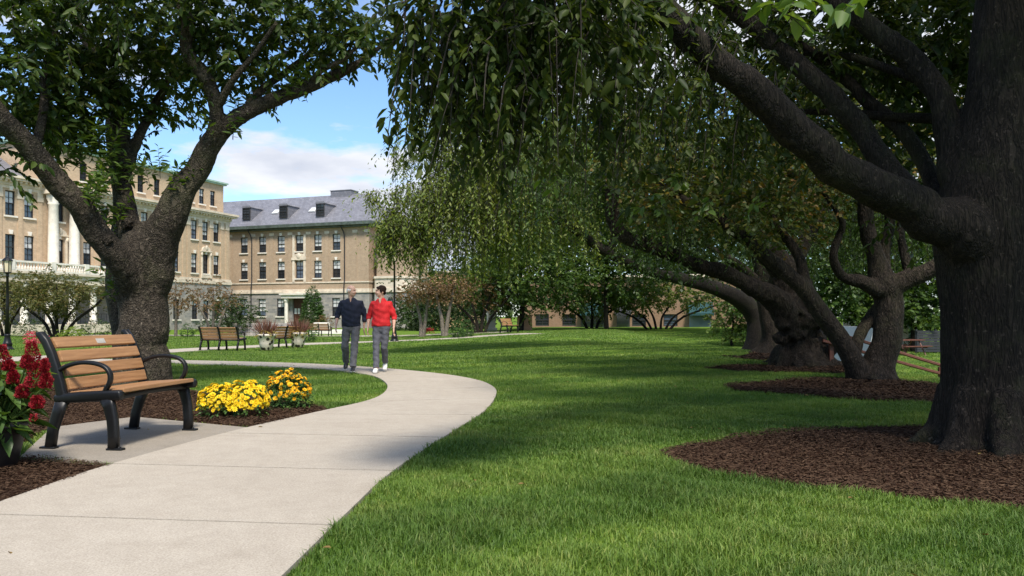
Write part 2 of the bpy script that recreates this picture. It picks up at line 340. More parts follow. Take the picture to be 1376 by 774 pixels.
def mosaic_mat():
    m, nt, bs = nodes_of('mosaic planter')
    t = nt.nodes.new('ShaderNodeTexCoord'); v = nt.nodes.new('ShaderNodeTexVoronoi'); v.inputs['Scale'].default_value = 5.5
    nt.links.new(t.outputs['Object'], v.inputs['Vector'])
    c = ramp(nt, v.outputs['Distance'], [(0.34, (0.035, 0.028, 0.024)), (0.42, (0.60, 0.53, 0.46))])
    nt.links.new(c, bs.inputs['Base Color']); bs.inputs['Roughness'].default_value = 0.7
    return m
MT['mosaic'] = mosaic_mat()

# ------------------------------------------------------------------ mesh helpers
def np_mesh(name, V, Fs, mats, midx=None, smooth=False):
    """V (n,3); Fs list of (m,k) int arrays; midx list of per-block material indices"""
    me = bpy.data.meshes.new(name)
    V = np.ascontiguousarray(V, dtype=np.float32)
    me.vertices.add(len(V)); me.vertices.foreach_set('co', V.ravel())
    loops = np.concatenate([f.ravel() for f in Fs]).astype(np.int32)
    tot = np.concatenate([np.full(len(f), f.shape[1]) for f in Fs]).astype(np.int32)
    st = np.concatenate([[0], np.cumsum(tot)[:-1]]).astype(np.int32)
    me.loops.add(len(loops)); me.loops.foreach_set('vertex_index', loops)
    me.polygons.add(len(tot)); me.polygons.foreach_set('loop_start', st); me.polygons.foreach_set('loop_total', tot)
    for m in mats: me.materials.append(m)
    if midx is not None:
        mi = np.concatenate([np.full(len(f), i) for f, i in zip(Fs, midx)]).astype(np.int32)
        me.polygons.foreach_set('material_index', mi)
    if smooth: me.polygons.foreach_set('use_smooth', np.ones(len(tot), dtype=bool))
    me.update(calc_edges=True)
    return me
def link(name, me, parent=None):
    o = bpy.data.objects.new(name, me); C.objects.link(o)
    if parent is not None: o.parent = parent
    return o
class Soup:
    """collects numpy blocks with material index"""
    def __init__(s): s.V = []; s.F = []; s.M = []; s.n = 0
    def add(s, V, F, m=0):
        if len(V) == 0: return
        s.V.append(np.asarray(V, float))
        for f in (F if isinstance(F, list) else [F]):
            s.F.append(np.asarray(f) + s.n); s.M.append(m)
        s.n += len(V)
    def mesh(s, name, mats, smooth=False): return np_mesh(name, np.concatenate(s.V), s.F, mats, s.M, smooth)
    def obj(s, name, mats, parent=None, smooth=False): return link(name, s.mesh(name, mats, smooth), parent)

class MB:
    """collects boxes, bars, lathes for one mesh"""
    def __init__(s): s.V = []; s.F = []; s.MI = []; s.m = 0
    def addvf(s, V, F):
        n = len(s.V); s.V += [tuple(v) for v in V]; s.F += [tuple(i + n for i in f) for f in F]; s.MI += [s.m] * len(F)
        return s
    def box(s, c, d, rot=None):
        cx, cy, cz = c; a, b, h = d[0] / 2, d[1] / 2, d[2] / 2
        P = [Vector((x, y, z)) for z in (-h, h) for y in (-b, b) for x in (-a, a)]
        if rot is not None: P = [rot @ p for p in P]
        P = [p + Vector(c) for p in P]
        return s.addvf(P, [(0, 2, 3, 1), (4, 5, 7, 6), (0, 1, 5, 4), (2, 6, 7, 3), (0, 4, 6, 2), (1, 3, 7, 5)])
    def rbox(s, c, d, r=0.006, rot=None):
        """box with chamfered edges"""
        bm = bmesh.new(); bmesh.ops.create_cube(bm, size=1)
        for v in bm.verts: v.co = Vector((v.co.x * d[0], v.co.y * d[1], v.co.z * d[2]))
        bmesh.ops.bevel(bm, geom=list(bm.edges), offset=r, segments=2, affect='EDGES', profile=0.6)
        bm.verts.index_update()
        P = [(rot @ v.co if rot is not None else v.co) + Vector(c) for v in bm.verts]
        F = [tuple(v.index for v in f.verts) for f in bm.faces]; bm.free()
        return s.addvf(P, F)
    def prism(s, poly, y0, y1, axis='y'):
        """poly in (x,z) extruded along y (axis y) or (x,y) along z (axis z) or (y,z) along x"""
        n = len(poly)
        def mk(p, q):
            return (p[0], q, p[1]) if axis == 'y' else (p[0], p[1], q) if axis == 'z' else (q, p[0], p[1])
        V = [mk(p, y0) for p in poly] + [mk(p, y1) for p in poly]
        F = [tuple(range(n - 1, -1, -1)), tuple(range(n, 2 * n))] + [(i, (i + 1) % n, n + (i + 1) % n, n + i) for i in range(n)]
        return s.addvf(V, F)
    def lathe(s, prof, c=(0, 0, 0), seg=20):
        V = []; F = []
        for r, z in prof:
            for k in range(seg):
                a = 2 * math.pi * k / seg; V.append((c[0] + r * math.cos(a), c[1] + r * math.sin(a), c[2] + z))
        for i in range(len(prof) - 1):
            for k in range(seg):
                k2 = (k + 1) % seg
                F.append((i * seg + k, i * seg + k2, (i + 1) * seg + k2, (i + 1) * seg + k))
        F.append(tuple(range(seg - 1, -1, -1))); F.append(tuple((len(prof) - 1) * seg + k for k in range(seg)))
        return s.addvf(V, F)
    def loft(s, pts, rx, ry, lat=(1, 0, 0), seg=12, pw=2.0):
        """closed loft of (super)elliptic rings; rx along lat, ry across"""
        pts = [Vector(p) for p in pts]; n = len(pts); lat = Vector(lat)
        rx = list(rx) if hasattr(rx, '__len__') else [rx] * n; ry = list(ry) if hasattr(ry, '__len__') else [ry] * n
        V = []; F = []
        for i, p in enumerate(pts):
            t = (pts[min(i + 1, n - 1)] - pts[max(i - 1, 0)]).normalized()
            u = (lat - t * lat.dot(t)); u.normalize(); w = t.cross(u)
            for k in range(seg):
                a = 2 * math.pi * (k + 0.5) / seg; ca, sa = math.cos(a), math.sin(a)
                V.append(p + u * (rx[i] * math.copysign(abs(ca) ** (2 / pw), ca)) + w * (ry[i] * math.copysign(abs(sa) ** (2 / pw), sa)))
        for i in range(n - 1):
            for k in range(seg):
                k2 = (k + 1) % seg
                F.append((i * seg + k, i * seg + k2, (i + 1) * seg + k2, (i + 1) * seg + k))
        F.append(tuple(range(seg - 1, -1, -1))); F.append(tuple((n - 1) * seg + k for k in range(seg)))
        return s.addvf(V, F)
    def ell(s, c, r, rot=None, seg=14, rings=8):
        V = []; F = []
        for i in range(rings + 1):
            th = math.pi * i / rings
            for k in range(seg):
                a = 2 * math.pi * k / seg
                st = max(math.sin(th), 0.02)
                p = Vector((r[0] * st * math.cos(a), r[1] * st * math.sin(a), -r[2] * math.cos(th)))
                V.append((rot @ p if rot is not None else p) + Vector(c))
        for i in range(rings):
            for k in range(seg):
                k2 = (k + 1) % seg; F.append((i * seg + k, i * seg + k2, (i + 1) * seg + k2, (i + 1) * seg + k))
        F.append(tuple(range(seg - 1, -1, -1))); F.append(tuple(rings * seg + k for k in range(seg)))
        return s.addvf(V, F)
    def mesh(s, name, mats, smooth=False):
        me = bpy.data.meshes.new(name); me.from_pydata(s.V, [], s.F)
        for m in (mats if isinstance(mats, (list, tuple)) else [mats]): me.materials.append(m)
        for p, i in zip(me.polygons, s.MI): p.material_index = i; p.use_smooth = smooth
        me.update(); return me
    def build(s, name, mats, parent=None, smooth=False): return link(name, s.mesh(name, mats, smooth), parent)

def tag(o, label=None, cat=None, group=None, kind=None):
    if label: o['label'] = label
    if cat: o['category'] = cat
    if group: o['group'] = group
    if kind: o['kind'] = kind
    return o
def thing(name, label, cat, loc=(0, 0, 0), rz=0, group=None):
    o = bpy.data.objects.new(name, None); C.objects.link(o); o.empty_display_size = 0.2
    o.location = loc; o.rotation_euler = (0, 0, rz)
    return tag(o, label, cat, group)
def copy_tree(o, parent=None):
    c = o.copy(); C.objects.link(c)
    if parent is not None: c.parent = parent
    for ch in [q for q in bpy.data.objects if q.parent == o]: copy_tree(ch, c)
    return c
def catmull(pts, n):
    P = np.asarray(pts, float); k = len(P)
    d = np.concatenate([[0], np.cumsum(np.linalg.norm(np.diff(P[:, :3], axis=0), axis=1))])
    t = np.linspace(0, d[-1], n); out = np.zeros((n, P.shape[1]))
    i = np.clip(np.searchsorted(d, t, side='right') - 1, 0, k - 2)
    u = ((t - d[i]) / np.maximum(d[i + 1] - d[i], 1e-9))[:, None]
    p0 = P[np.maximum(i - 1, 0)]; p1 = P[i]; p2 = P[i + 1]; p3 = P[np.minimum(i + 2, k - 1)]
    m1 = (p2 - p0) * 0.5; m2 = (p3 - p1) * 0.5
    return (2 * u**3 - 3 * u**2 + 1) * p1 + (u**3 - 2 * u**2 + u) * m1 + (-2 * u**3 + 3 * u**2) * p2 + (u**3 - u**2) * m2
def tube_arr(pts, rad, seg=10, rng=None, rough=0.0, lobes=None, zbase=0.0, cap=True, relief=0.0):
    P = np.asarray(pts, float); n = len(P); R = np.asarray(rad, float)
    T = np.gradient(P, axis=0); T /= np.linalg.norm(T, axis=1)[:, None] + 1e-9
    U = np.zeros_like(P); u = np.cross(T[0], [0.3, 1, 0.1])
    if np.linalg.norm(u) < 0.1: u = np.cross(T[0], [1, 0, 0])
    for i in range(n):
        u = u - T[i] * np.dot(u, T[i]); u /= np.linalg.norm(u) + 1e-9; U[i] = u
    Wv = np.cross(T, U)
    a = np.arange(seg) * 2 * np.pi / seg
    rr = np.repeat(R[:, None], seg, 1)
    if rng is not None and rough:
        lo = rng.normal(size=(max(3, n // 3), seg)); lo = (lo + np.roll(lo, 1, 1) + np.roll(lo, -1, 1)) / 2
        x = np.linspace(0, len(lo) - 1, n); i0 = np.floor(x).astype(int); i1 = np.minimum(i0 + 1, len(lo) - 1); f = (x - i0)[:, None]
        rr = rr * (1 + rough * (lo[i0] * (1 - f) + lo[i1] * f))
    if lobes:
        amp, k, ph, hh = lobes
        h = np.clip((P[:, 2] - zbase), 0, None)[:, None]
        ridge = 0.35 + 0.65 * np.abs(np.cos(k * a / 2 + ph))[None, :] ** 1.5
        rr = rr * (1 + amp * np.exp(-h / hh) * ridge)
    if relief:
        h = np.concatenate([[0], np.cumsum(np.linalg.norm(np.diff(P, axis=0), axis=1))])[:, None]; A_ = a[None, :]
        q = np.sin(A_ * 7 + 1.3 * np.sin(h * 2.1) + .5) * .9 + np.sin(A_ * 13 + 1.7 * np.sin(h * 3.3 + 1) + 2) * .7 + np.sin(A_ * 23 + 2 * np.sin(h * 5 + A_ * 2)) * .6
        q = q + np.sin(h * 11 + A_ * 5 + 2 * np.sin(A_ * 9)) * .35 + np.sin(h * 23 - A_ * 8 + 2 * np.sin(h * 7)) * .3
        if rng is not None: q = q + rng.normal(size=q.shape) * .35
        rr = rr + relief * q
    V = P[:, None, :] + rr[:, :, None] * (np.cos(a)[None, :, None] * U[:, None, :] + np.sin(a)[None, :, None] * Wv[:, None, :])
    i = np.arange(n - 1)[:, None] * seg; k = np.arange(seg)[None, :]; k2 = (k + 1) % seg
    Fq = np.stack([i + k, i + k2, i + seg + k2, i + seg + k], -1).reshape(-1, 4)
    Vs = V.reshape(-1, 3)
    if not cap: return Vs, [Fq]
    return Vs, [Fq, np.arange(seg)[None, ::-1], (np.arange(seg) + (n - 1) * seg)[None, :]]

# ---- leaves
def unit(a): return a / (np.linalg.norm(a, axis=-1, keepdims=True) + 1e-9)
def leaves(P, U, N, L, Wd, six=False, fold=0.35):
    """P base, U direction, N up normal"""
    n = len(P); L = np.broadcast_to(L, (n,))[:, None]; Wd = np.broadcast_to(Wd, (n,))[:, None]
    U = unit(U); Sd = unit(np.cross(U, N)); N = np.cross(Sd, U)
    if six:
        b = P; t = P + U * L - N * L * 0.12
        l1 = P + U * L * .3 + Sd * Wd * .46 + N * Wd * fold * .5; l2 = P + U * L * .65 + Sd * Wd * .40 + N * Wd * fold * .35 - N * L * .04
        r1 = P + U * L * .3 - Sd * Wd * .46 + N * Wd * fold * .5; r2 = P + U * L * .65 - Sd * Wd * .40 + N * Wd * fold * .35 - N * L * .04
        V = np.stack([b, l1, l2, t, r2, r1], 1).reshape(-1, 3); i = np.arange(n)[:, None] * 6
        return V, np.concatenate([i + np.array([[0, 3, 2, 1]]), i + np.array([[0, 5, 4, 3]])])
    V = np.stack([P, P + U * L * .5 + Sd * Wd * .5, P + U * L, P + U * L * .5 - Sd * Wd * .5], 1).reshape(-1, 3)
    return V, np.arange(n)[:, None] * 4 + np.array([[0, 3, 2, 1]])
def sprays(soup, A, rng, nl, Lt, droop, leafL, asp, six, out=None, outw=0.6, mat=0, twig=None, tw_r=0.003, up=0.1, sp=0.9):
    m = len(A)
    d = rng.normal(size=(m, 3)); d[:, 2] = d[:, 2] * .45 + up; d = unit(d)
    if out is not None: d = unit(d + out * outw)
    Lm = Lt * rng.uniform(.6, 1.35, m)
    t = (np.linspace(.12, 1, nl)[None, :] + rng.uniform(-.05, .05, (m, nl)))
    dn = np.array([0, 0, -1.0])
    Pw = A[:, None] + d[:, None] * (Lm[:, None] * t)[..., None] + dn * (droop * Lm[:, None] * t**2)[..., None]
    Tn = unit(d[:, None] + dn * (2 * droop * t)[..., None])
    sd = unit(np.cross(Tn, np.array([0, 0, 1.0])) + 1e-4)
    sg = np.where(np.arange(nl) % 2 == 0, 1.0, -1.0)[None, :, None]
    U = unit(Tn * .7 + sd * sg * sp + rng.normal(size=(m, nl, 3)) * .35 + dn * .35)
    N = unit(np.array([0, 0, 1.0]) + rng.normal(size=(m, nl, 3)) * .55)
    L = leafL * rng.uniform(.5, 1.3, m * nl)
    V, F = leaves(Pw.reshape(-1, 3), U.reshape(-1, 3), N.reshape(-1, 3), L, L * asp, six)
    soup.add(V, F, mat)
    if twig is not None:
        e = A + d * Lm[:, None] + dn * (droop * Lm)[:, None]; mid = A + d * Lm[:, None] * .5 + dn * (droop * Lm * .25)[:, None]
        thin_tubes(soup, [A, mid, e], [tw_r * 1.6, tw_r * 1.2, tw_r * .5], twig)
def thin_tubes(soup, stations, rads, mat):
    m = len(stations[0]); T = unit(stations[-1] - stations[0]); u = unit(np.cross(T, np.array([.31, .2, .9]))); w = np.cross(T, u)
    rings = []
    for s, r in zip(stations, rads):
        for k in range(3):
            a = 2 * math.pi * k / 3; rings.append(s + (u * math.cos(a) + w * math.sin(a)) * r)
    ns = len(stations); V = np.stack(rings, 1).reshape(-1, 3); i = np.arange(m)[:, None] * (3 * ns); Fs = []
    for q in range(ns - 1):
        for k in range(3):
            k2 = (k + 1) % 3; Fs.append(i + np.array([[3 * q + k, 3 * q + k2, 3 * q + 3 + k2, 3 * q + 3 + k]]))
    soup.add(V, np.concatenate(Fs), mat)
def strands(soup, A, rng, Ls, sp, leafL, asp, six, drift=None, mat=0, twig=None, tw_r=.003, sway=.12):
    """hanging strands from anchors A with lengths Ls"""
    m = len(A); mx = int(max(Ls) / sp) + 1
    k = np.arange(mx)[None, :]; s = k * sp + rng.uniform(0, sp, (m, mx)); ok = s < Ls[:, None]
    dr = (rng.normal(size=(m, 3)) * sway) if drift is None else drift + rng.normal(size=(m, 3)) * sway
    dr[:, 2] = 0
    q = s / np.maximum(Ls[:, None], .01)
    ph = rng.uniform(0, 6.28, (m, 1)); wob = np.stack([np.sin(ph + s * 2.2), np.cos(ph * 1.7 + s * 1.9), np.zeros_like(s)], -1) * .05
    P = A[:, None] + np.array([0, 0, -1.0]) * s[..., None] + dr[:, None] * (Ls[:, None] * np.sqrt(np.clip(q, 0, 1)))[..., None] + wob
    P = P[ok]; n = len(P)
    az = rng.uniform(0, 6.28, n); U = np.stack([np.cos(az) * .75, np.sin(az) * .75, rng.uniform(-1.1, -.25, n)], 1)
    N = np.stack([np.cos(az) * .7, np.sin(az) * .7, np.full(n, .8)], 1) + rng.normal(size=(n, 3)) * .4
    L = leafL * rng.uniform(.65, 1.3, n)
    V, F = leaves(P, U, N, L, L * asp, six); soup.add(V, F, mat)
    if twig is not None:
        st = []
        for f in (0, .35, .7, 1.0):
            st.append(A + np.array([0, 0, -1.0]) * (Ls * f)[:, None] + dr * (Ls * math.sqrt(f))[:, None])
        thin_tubes(soup, st, [tw_r * 1.8, tw_r * 1.3, tw_r, tw_r * .5], twig)
def blob(c, r, n, rng, shell=.45):
    v = unit(rng.normal(size=(n, 3))); q = rng.uniform(shell**3, 1, n) ** (1 / 3)
    return np.asarray(c) + v * q[:, None] * np.asarray(r), v
def clump(px, py, D, rpx, rpy, rd): return np.array(W(px, py, D)), np.array([rpx * D / F_PX, rd, rpy * D / F_PX])
def limb_px(pts, rpx, n=24, seg=12, rng=None, rough=.05, **kw):
    """pts: (px,py,D); radii in photo pixels at that depth"""
    P = [tuple(W(*p)) + (r * p[2] / F_PX,) for p, r in zip(pts, rpx)]
    c = catmull(P, n)
    if rng is not None:
        k = max(3, n // 5); w = rng.normal(size=(k, 3)) * .10; w[0] = 0; w[-1] = 0
        wob = catmull(np.column_stack([np.linspace(0, 1, k), np.zeros(k), np.zeros(k), w]), n)[:, 3:]
        c[:, :3] += wob * c[:, 3:4]
    return tube_arr(c[:, :3], np.maximum(c[:, 3], .002), seg, rng, rough, **kw)

# ------------------------------------------------------------------ the ground, paths, mulch
def in_poly(x, y, poly):
    poly = np.asarray(poly); r = np.zeros(len(x), bool); j = len(poly) - 1
    for i in range(len(poly)):
        xi, yi = poly[i]; xj, yj = poly[j]
        c = ((yi > y) != (yj > y)) & (x < (xj - xi) * (y - yi) / (yj - yi + 1e-12) + xi)
        r ^= c; j = i
    return r
def build_ground():
    xs = np.concatenate([np.linspace(-600, -60, 19)[:-1], np.linspace(-60, -16, 45)[:-1], np.linspace(-16, 16, 97), np.linspace(16, 60, 45)[1:], np.linspace(60, 600, 19)[1:]])
    ys = np.concatenate([np.linspace(-80, 0, 9)[:-1], np.linspace(0, 24, 73), np.linspace(24, 110, 87)[1:], np.linspace(110, 1200, 25)[1:]])
    X, Y = np.meshgrid(xs, ys); Z = tz(X, Y)
    Z = Z + 0.02 * np.sin(X * 0.9 + Y * .3) * np.sin(Y * .7) * (Y > 18)
    V = np.stack([X, Y, Z], -1).reshape(-1, 3); nx, ny = len(xs), len(ys)
    i = (np.arange(ny - 1)[:, None] * nx + np.arange(nx - 1)[None, :]).reshape(-1)
    F = np.stack([i, i + 1, i + nx + 1, i + nx], 1)
    tag(link('ground', np_mesh('ground', V, [F], [MT['lawn']], smooth=True)), kind='structure')
build_ground()

PATH = [((-3.25, -2), (-1.2, -2)), ((-3.18, 2), (-1.05, 2)), ((-3.09, 4.67), (-.94, 4.4)), ((-3.03, 5.86), (-.86, 5.6)),
        ((-2.70, 7.6), (-.60, 7.35)), ((-2.25, 9.1), (-.33, 9.1)), ((-1.90, 10.3), (-.23, 10.8)), ((-1.88, 11.5), (-.28, 12.1)),
        ((-2.10, 12.9), (-.60, 13.5)), ((-2.6, 14.45), (-1.3, 14.85)), ((-3.3, 15.5), (-2.4, 16.2)), ((-4.1, 16.4), (-3.6, 17.35)),
        ((-6.2, 17.7), (-5.6, 18.9)), ((-10, 19.4), (-9.6, 20.8)), ((-16, 21.2), (-15.6, 22.8)), ((-24, 23), (-23.6, 24.6))]
def ribbon(name, pairs, step, gap, mat, n=400, thick=.12, top=.03, sub=6):
    """slabs laid between two edge lines, with open joints"""
    K = np.array([[*l, *r] for l, r in pairs], float)
    mid = (K[:, :2] + K[:, 2:]) / 2
    d = np.concatenate([[0], np.cumsum(np.linalg.norm(np.diff(mid, axis=0), axis=1))])
    full = catmull(np.column_stack([mid, np.zeros(len(mid)), K]), n)
    E = full[:, 3:]; s = np.linspace(0, d[-1], n)
    mb = MB(); polyL = []; polyR = []
    ev = lambda q: np.array([np.interp(q, s, E[:, k]) for k in range(4)])
    q = 0.0
    while q < d[-1] - .2:
        e = min(q + step - gap, d[-1]); st = [ev(v) for v in np.linspace(q, e, sub + 1)]
        top_v, bot_v = [], []
        for c in st:
            for x, y in ((c[0], c[1]), ((c[0] + c[2]) / 2, (c[1] + c[3]) / 2), (c[2], c[3])):
                z = float(tz(x, y)); top_v.append((x, y, z + top)); bot_v.append((x, y, z + top - thick))
        F = []
        for i in range(sub):
            for k in range(2): F.append((i * 3 + k, i * 3 + k + 1, i * 3 + k + 4, i * 3 + k + 3))
        o = len(top_v); ring = [i * 3 + 2 for i in range(sub + 1)]; ringl = [i * 3 for i in range(sub + 1)]
        for a, b in zip(ring[:-1], ring[1:]): F.append((a, a + o, b + o, b))
        for a, b in zip(ringl[:-1], ringl[1:]): F.append((a, b, b + o, a + o))
        F += [(0, o, o + 1, 1), (1, o + 1, o + 2, 2)]; L = sub * 3
        F += [(L, L + 1, o + L + 1, o + L), (L + 1, L + 2, o + L + 2, o + L + 1)]
        mb.addvf(top_v + bot_v, F)
        q += step
    o = mb.build(name, mat); tag(o, kind='structure')
    return np.concatenate([E[:, :2], E[::-1, 2:]])
path_poly = ribbon('path', PATH, 1.55, .026, MT['concrete'])

def px_poly(pts): return [tuple(G(*p))[:2] for p in pts]
far_mid = [(-60, 489), (100, 479), (250, 471), (335, 466.5), (430, 462), (520, 459), (600, 455.5), (665, 451), (720, 448.5)]
fm = [Vector(G(*p)) for p in far_mid]; fp = []
for i, p in enumerate(fm):
    t = (fm[min(i + 1, len(fm) - 1)] - fm[max(i - 1, 0)]); t.z = 0; t.normalize(); nrm = Vector((-t.y, t.x, 0))
    h = 1.0
    fp.append(((p + nrm * h)[:2], (p - nrm * h)[:2]))
far_poly = ribbon('far_path', fp, 2.4, .012, MT['concrete'], sub=3)
q = [((-40, 66), (-41, 62)), ((-26, 64), (-26.5, 60)), ((-15, 62.5), (-15, 58.5)), ((-6, 60), (-6.5, 56)), ((0, 57.5), (-.6, 53.5))]
ribbon('court_path', q, 3, .012, MT['concrete'], sub=3)

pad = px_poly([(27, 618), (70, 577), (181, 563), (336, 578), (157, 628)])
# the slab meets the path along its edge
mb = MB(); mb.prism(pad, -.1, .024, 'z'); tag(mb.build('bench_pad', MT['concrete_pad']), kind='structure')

bedA = px_poly([(20, 603), (70, 577), (181, 563), (336, 577.5), (385, 567.5), (443, 554.5), (438, 549), (400, 541), (330, 533), (262, 528), (236, 520), (180, 513), (120, 515), (40, 525), (-60, 540), (-80, 600)])
bedB = px_poly([(-330, 800), (0, 681), (156, 628.5), (26, 618.5), (-80, 612), (-330, 640)])
bed1 = px_poly([(889, 612), (905, 604), (950, 595), (1020, 585), (1100, 578), (1200, 574), (1300, 573), (1480, 577), (1660, 600), (1700, 660), (1600, 700), (1480, 700), (1376, 691), (1300, 683), (1180, 668), (1060, 655), (960, 640), (905, 625)])
bed2 = px_poly([(972, 519), (1030, 513), (1120, 508), (1200, 511), (1270, 518), (1330, 526), (1335, 540), (1268, 543), (1150, 538), (1050, 530), (985, 525)])
bed3 = px_poly([(946, 495), (1000, 490), (1070, 486), (1135, 490), (1140, 497), (1080, 501), (1000, 500)])
bed4 = px_poly([(968, 479), (1010, 475), (1060, 477), (1060, 482), (1015, 484)])
BEDS = [(bedA, 4600, .66), (bedB, 6000, .55), (bed1, 4600, .68), (bed2, 1500, 1.15), (bed3, 700, 1.6), (bed4, 400, 2.0)]
def smooth_poly(poly, n=90):
    P = np.array(poly + [poly[0]], float); P = np.column_stack([P, np.zeros(len(P))])
    return catmull(P, n)[:-1, :2]
bed_polys = []
for bi, (poly, dens, sc) in enumerate(BEDS):
    rng = np.random.default_rng(50 + bi)
    sp = smooth_poly(poly) if bi > 1 else np.array(poly); bed_polys.append(sp)
    if bi > 1: sp = sp + rng.normal(size=sp.shape) * .025 * sc
    lo, hi = sp.min(0), sp.max(0); area = (hi - lo).prod()
    n = int(area * dens); x = rng.uniform(lo[0], hi[0], n); y = rng.uniform(lo[1], hi[1], n)
    ok = in_poly(x, y, sp); x, y = x[ok], y[ok]
    so = Soup()
    zz = tz(sp[:, 0], sp[:, 1])
    base = np.column_stack([sp, zz + .006]); so.add(base, np.arange(len(sp))[None, :] if True else None, 0)
    hum = .034 + .02 * np.sin(x * 2.3 + bi) * np.sin(y * 1.9)
    P = np.column_stack([x, y, tz(x, y) + hum * rng.uniform(.4, 1.2, len(x))]); m = len(P)
    az = rng.uniform(0, 6.28, m); U = np.column_stack([np.cos(az), np.sin(az), rng.normal(size=m) * .18])
    N = unit(np.array([0, 0, 1.]) + rng.normal(size=(m, 3)) * .35)
    L = rng.gamma(3, .014, m) * sc + .012; Vv, Fv = leaves(P - U * L[:, None] / 2, U, N, L, rng.uniform(.008, .02, m) * sc)
    so.add(Vv, Fv, 1)
    tag(so.obj('mulch_bed', [MT['soil'], MT['chip']]), kind='stuff',
        label=['bark mulch bed behind the near bench', 'bark mulch patch at the lower left corner', 'large bark mulch bed round the nearest trunk', 'bark mulch bed round the forked twin trunk', 'bark mulch bed under the gnarled trunk', 'small far bark mulch bed'][bi], cat='mulch')

# ------------------------------------------------------------------ grass blades
def build_grass():
    rng = np.random.default_rng(3); so = Soup()
    for (d0, d1, dens, w, h, two) in ((1.2, 6, 9500, .0046, .080, True), (6, 10, 5200, .007, .076, True), (10, 17, 2000, .011, .07, False), (17, 34, 520, .022, .075, False), (34, 62, 130, .045, .085, False)):
        k = .74; xw = lambda d: k * d + 1.2
        n = int(dens * (xw(d0) + xw(d1)) * (d1 - d0))
        y = np.sqrt(rng.uniform(d0**2, d1**2, n)); x = rng.uniform(-1, 1, n) * xw(y)
        ok = ~in_poly(x, y, path_poly) & ~in_poly(x, y, far_poly) & ~in_poly(x, y, pad)
        for b in bed_polys: ok &= ~in_poly(x, y, b)
        x, y = x[ok], y[ok]; n = len(x)
        cl = .8 + .35 * np.sin(x * 3.1 + np.sin(y * 2.3) * 2) * np.sin(y * 2.7 + x) + .25 * np.sin(x * 9 + y * 4) * np.sin(y * 8)
        hh = h * rng.uniform(.45, 1.15, n) * np.clip(cl, .5, 1.35)
        az = rng.uniform(0, 6.28, n); lean = rng.uniform(.15, .95, n)
        b = np.column_stack([x, y, tz(x, y) - .004]); sd = np.column_stack([np.cos(az), np.sin(az), np.zeros(n)]) * (w * rng.uniform(.7, 1.3, n))[:, None] * .5
        la = az + rng.uniform(.6, 2.4, n); ld = np.column_stack([np.cos(la), np.sin(la), np.zeros(n)])
        tip = b + ld * (hh * lean)[:, None] + np.array([0, 0, 1.]) * (hh * (1 - .3 * lean))[:, None]
        if two:
            mid = b + ld * (hh * lean * .35)[:, None] + np.array([0, 0, 1.]) * (hh * .6)[:, None]
            V = np.stack([b - sd, b + sd, mid + sd * .8, tip, mid - sd * .8], 1).reshape(-1, 3); i = np.arange(n)[:, None] * 5
            so.add(V, [i + np.array([[0, 1, 2, 4]]), i + np.array([[4, 2, 3]])])
        else:
            V = np.stack([b - sd, b + sd, tip], 1).reshape(-1, 3); so.add(V, np.arange(n)[:, None] * 3 + np.array([[0, 1, 2]]))
    tag(so.obj('grass', [MT['blades']]), 'mown green lawn grass around the path and beds', 'grass', kind='stuff')
build_grass()

# ------------------------------------------------------------------ buildings
def wall_holes(mb, x0, x1, z0, z1, holes, depth=.3, y=0.0):
    xs = sorted({x0, x1, *[h[0] for h in holes], *[h[1] for h in holes]}); zs = sorted({z0, z1, *[h[2] for h in holes], *[h[3] for h in holes]})
    xs = [v for v in xs if x0 <= v <= x1]; zs = [v for v in zs if z0 <= v <= z1]
    for a, b in zip(xs[:-1], xs[1:]):
        for c, d in zip(zs[:-1], zs[1:]):
            mx, mz = (a + b) / 2, (c + d) / 2
            if any(h[0] < mx < h[1] and h[2] < mz < h[3] for h in holes): continue
            mb.addvf([(a, y, c), (b, y, c), (b, y, d), (a, y, d)], [(0, 1, 2, 3)])
    for a, b, c, d in holes:
        if d <= z0 or c >= z1: continue
        q = [(a, c), (b, c), (b, d), (a, d)]
        for i in range(4):
            p, r = q[i], q[(i + 1) % 4]
            mb.addvf([(p[0], y, p[1]), (p[0], y + depth, p[1]), (r[0], y + depth, r[1]), (r[0], y, r[1])], [(0, 1, 2, 3)])
    mb.addvf([(x0, y, z0), (x0, y, z1), (x0, y + depth, z1), (x0, y + depth, z0)], [(0, 1, 2, 3)])
    mb.addvf([(x1, y, z0), (x1, y + depth, z0), (x1, y + depth, z1), (x1, y, z1)], [(0, 1, 2, 3)])
_win = {}
_key = {}
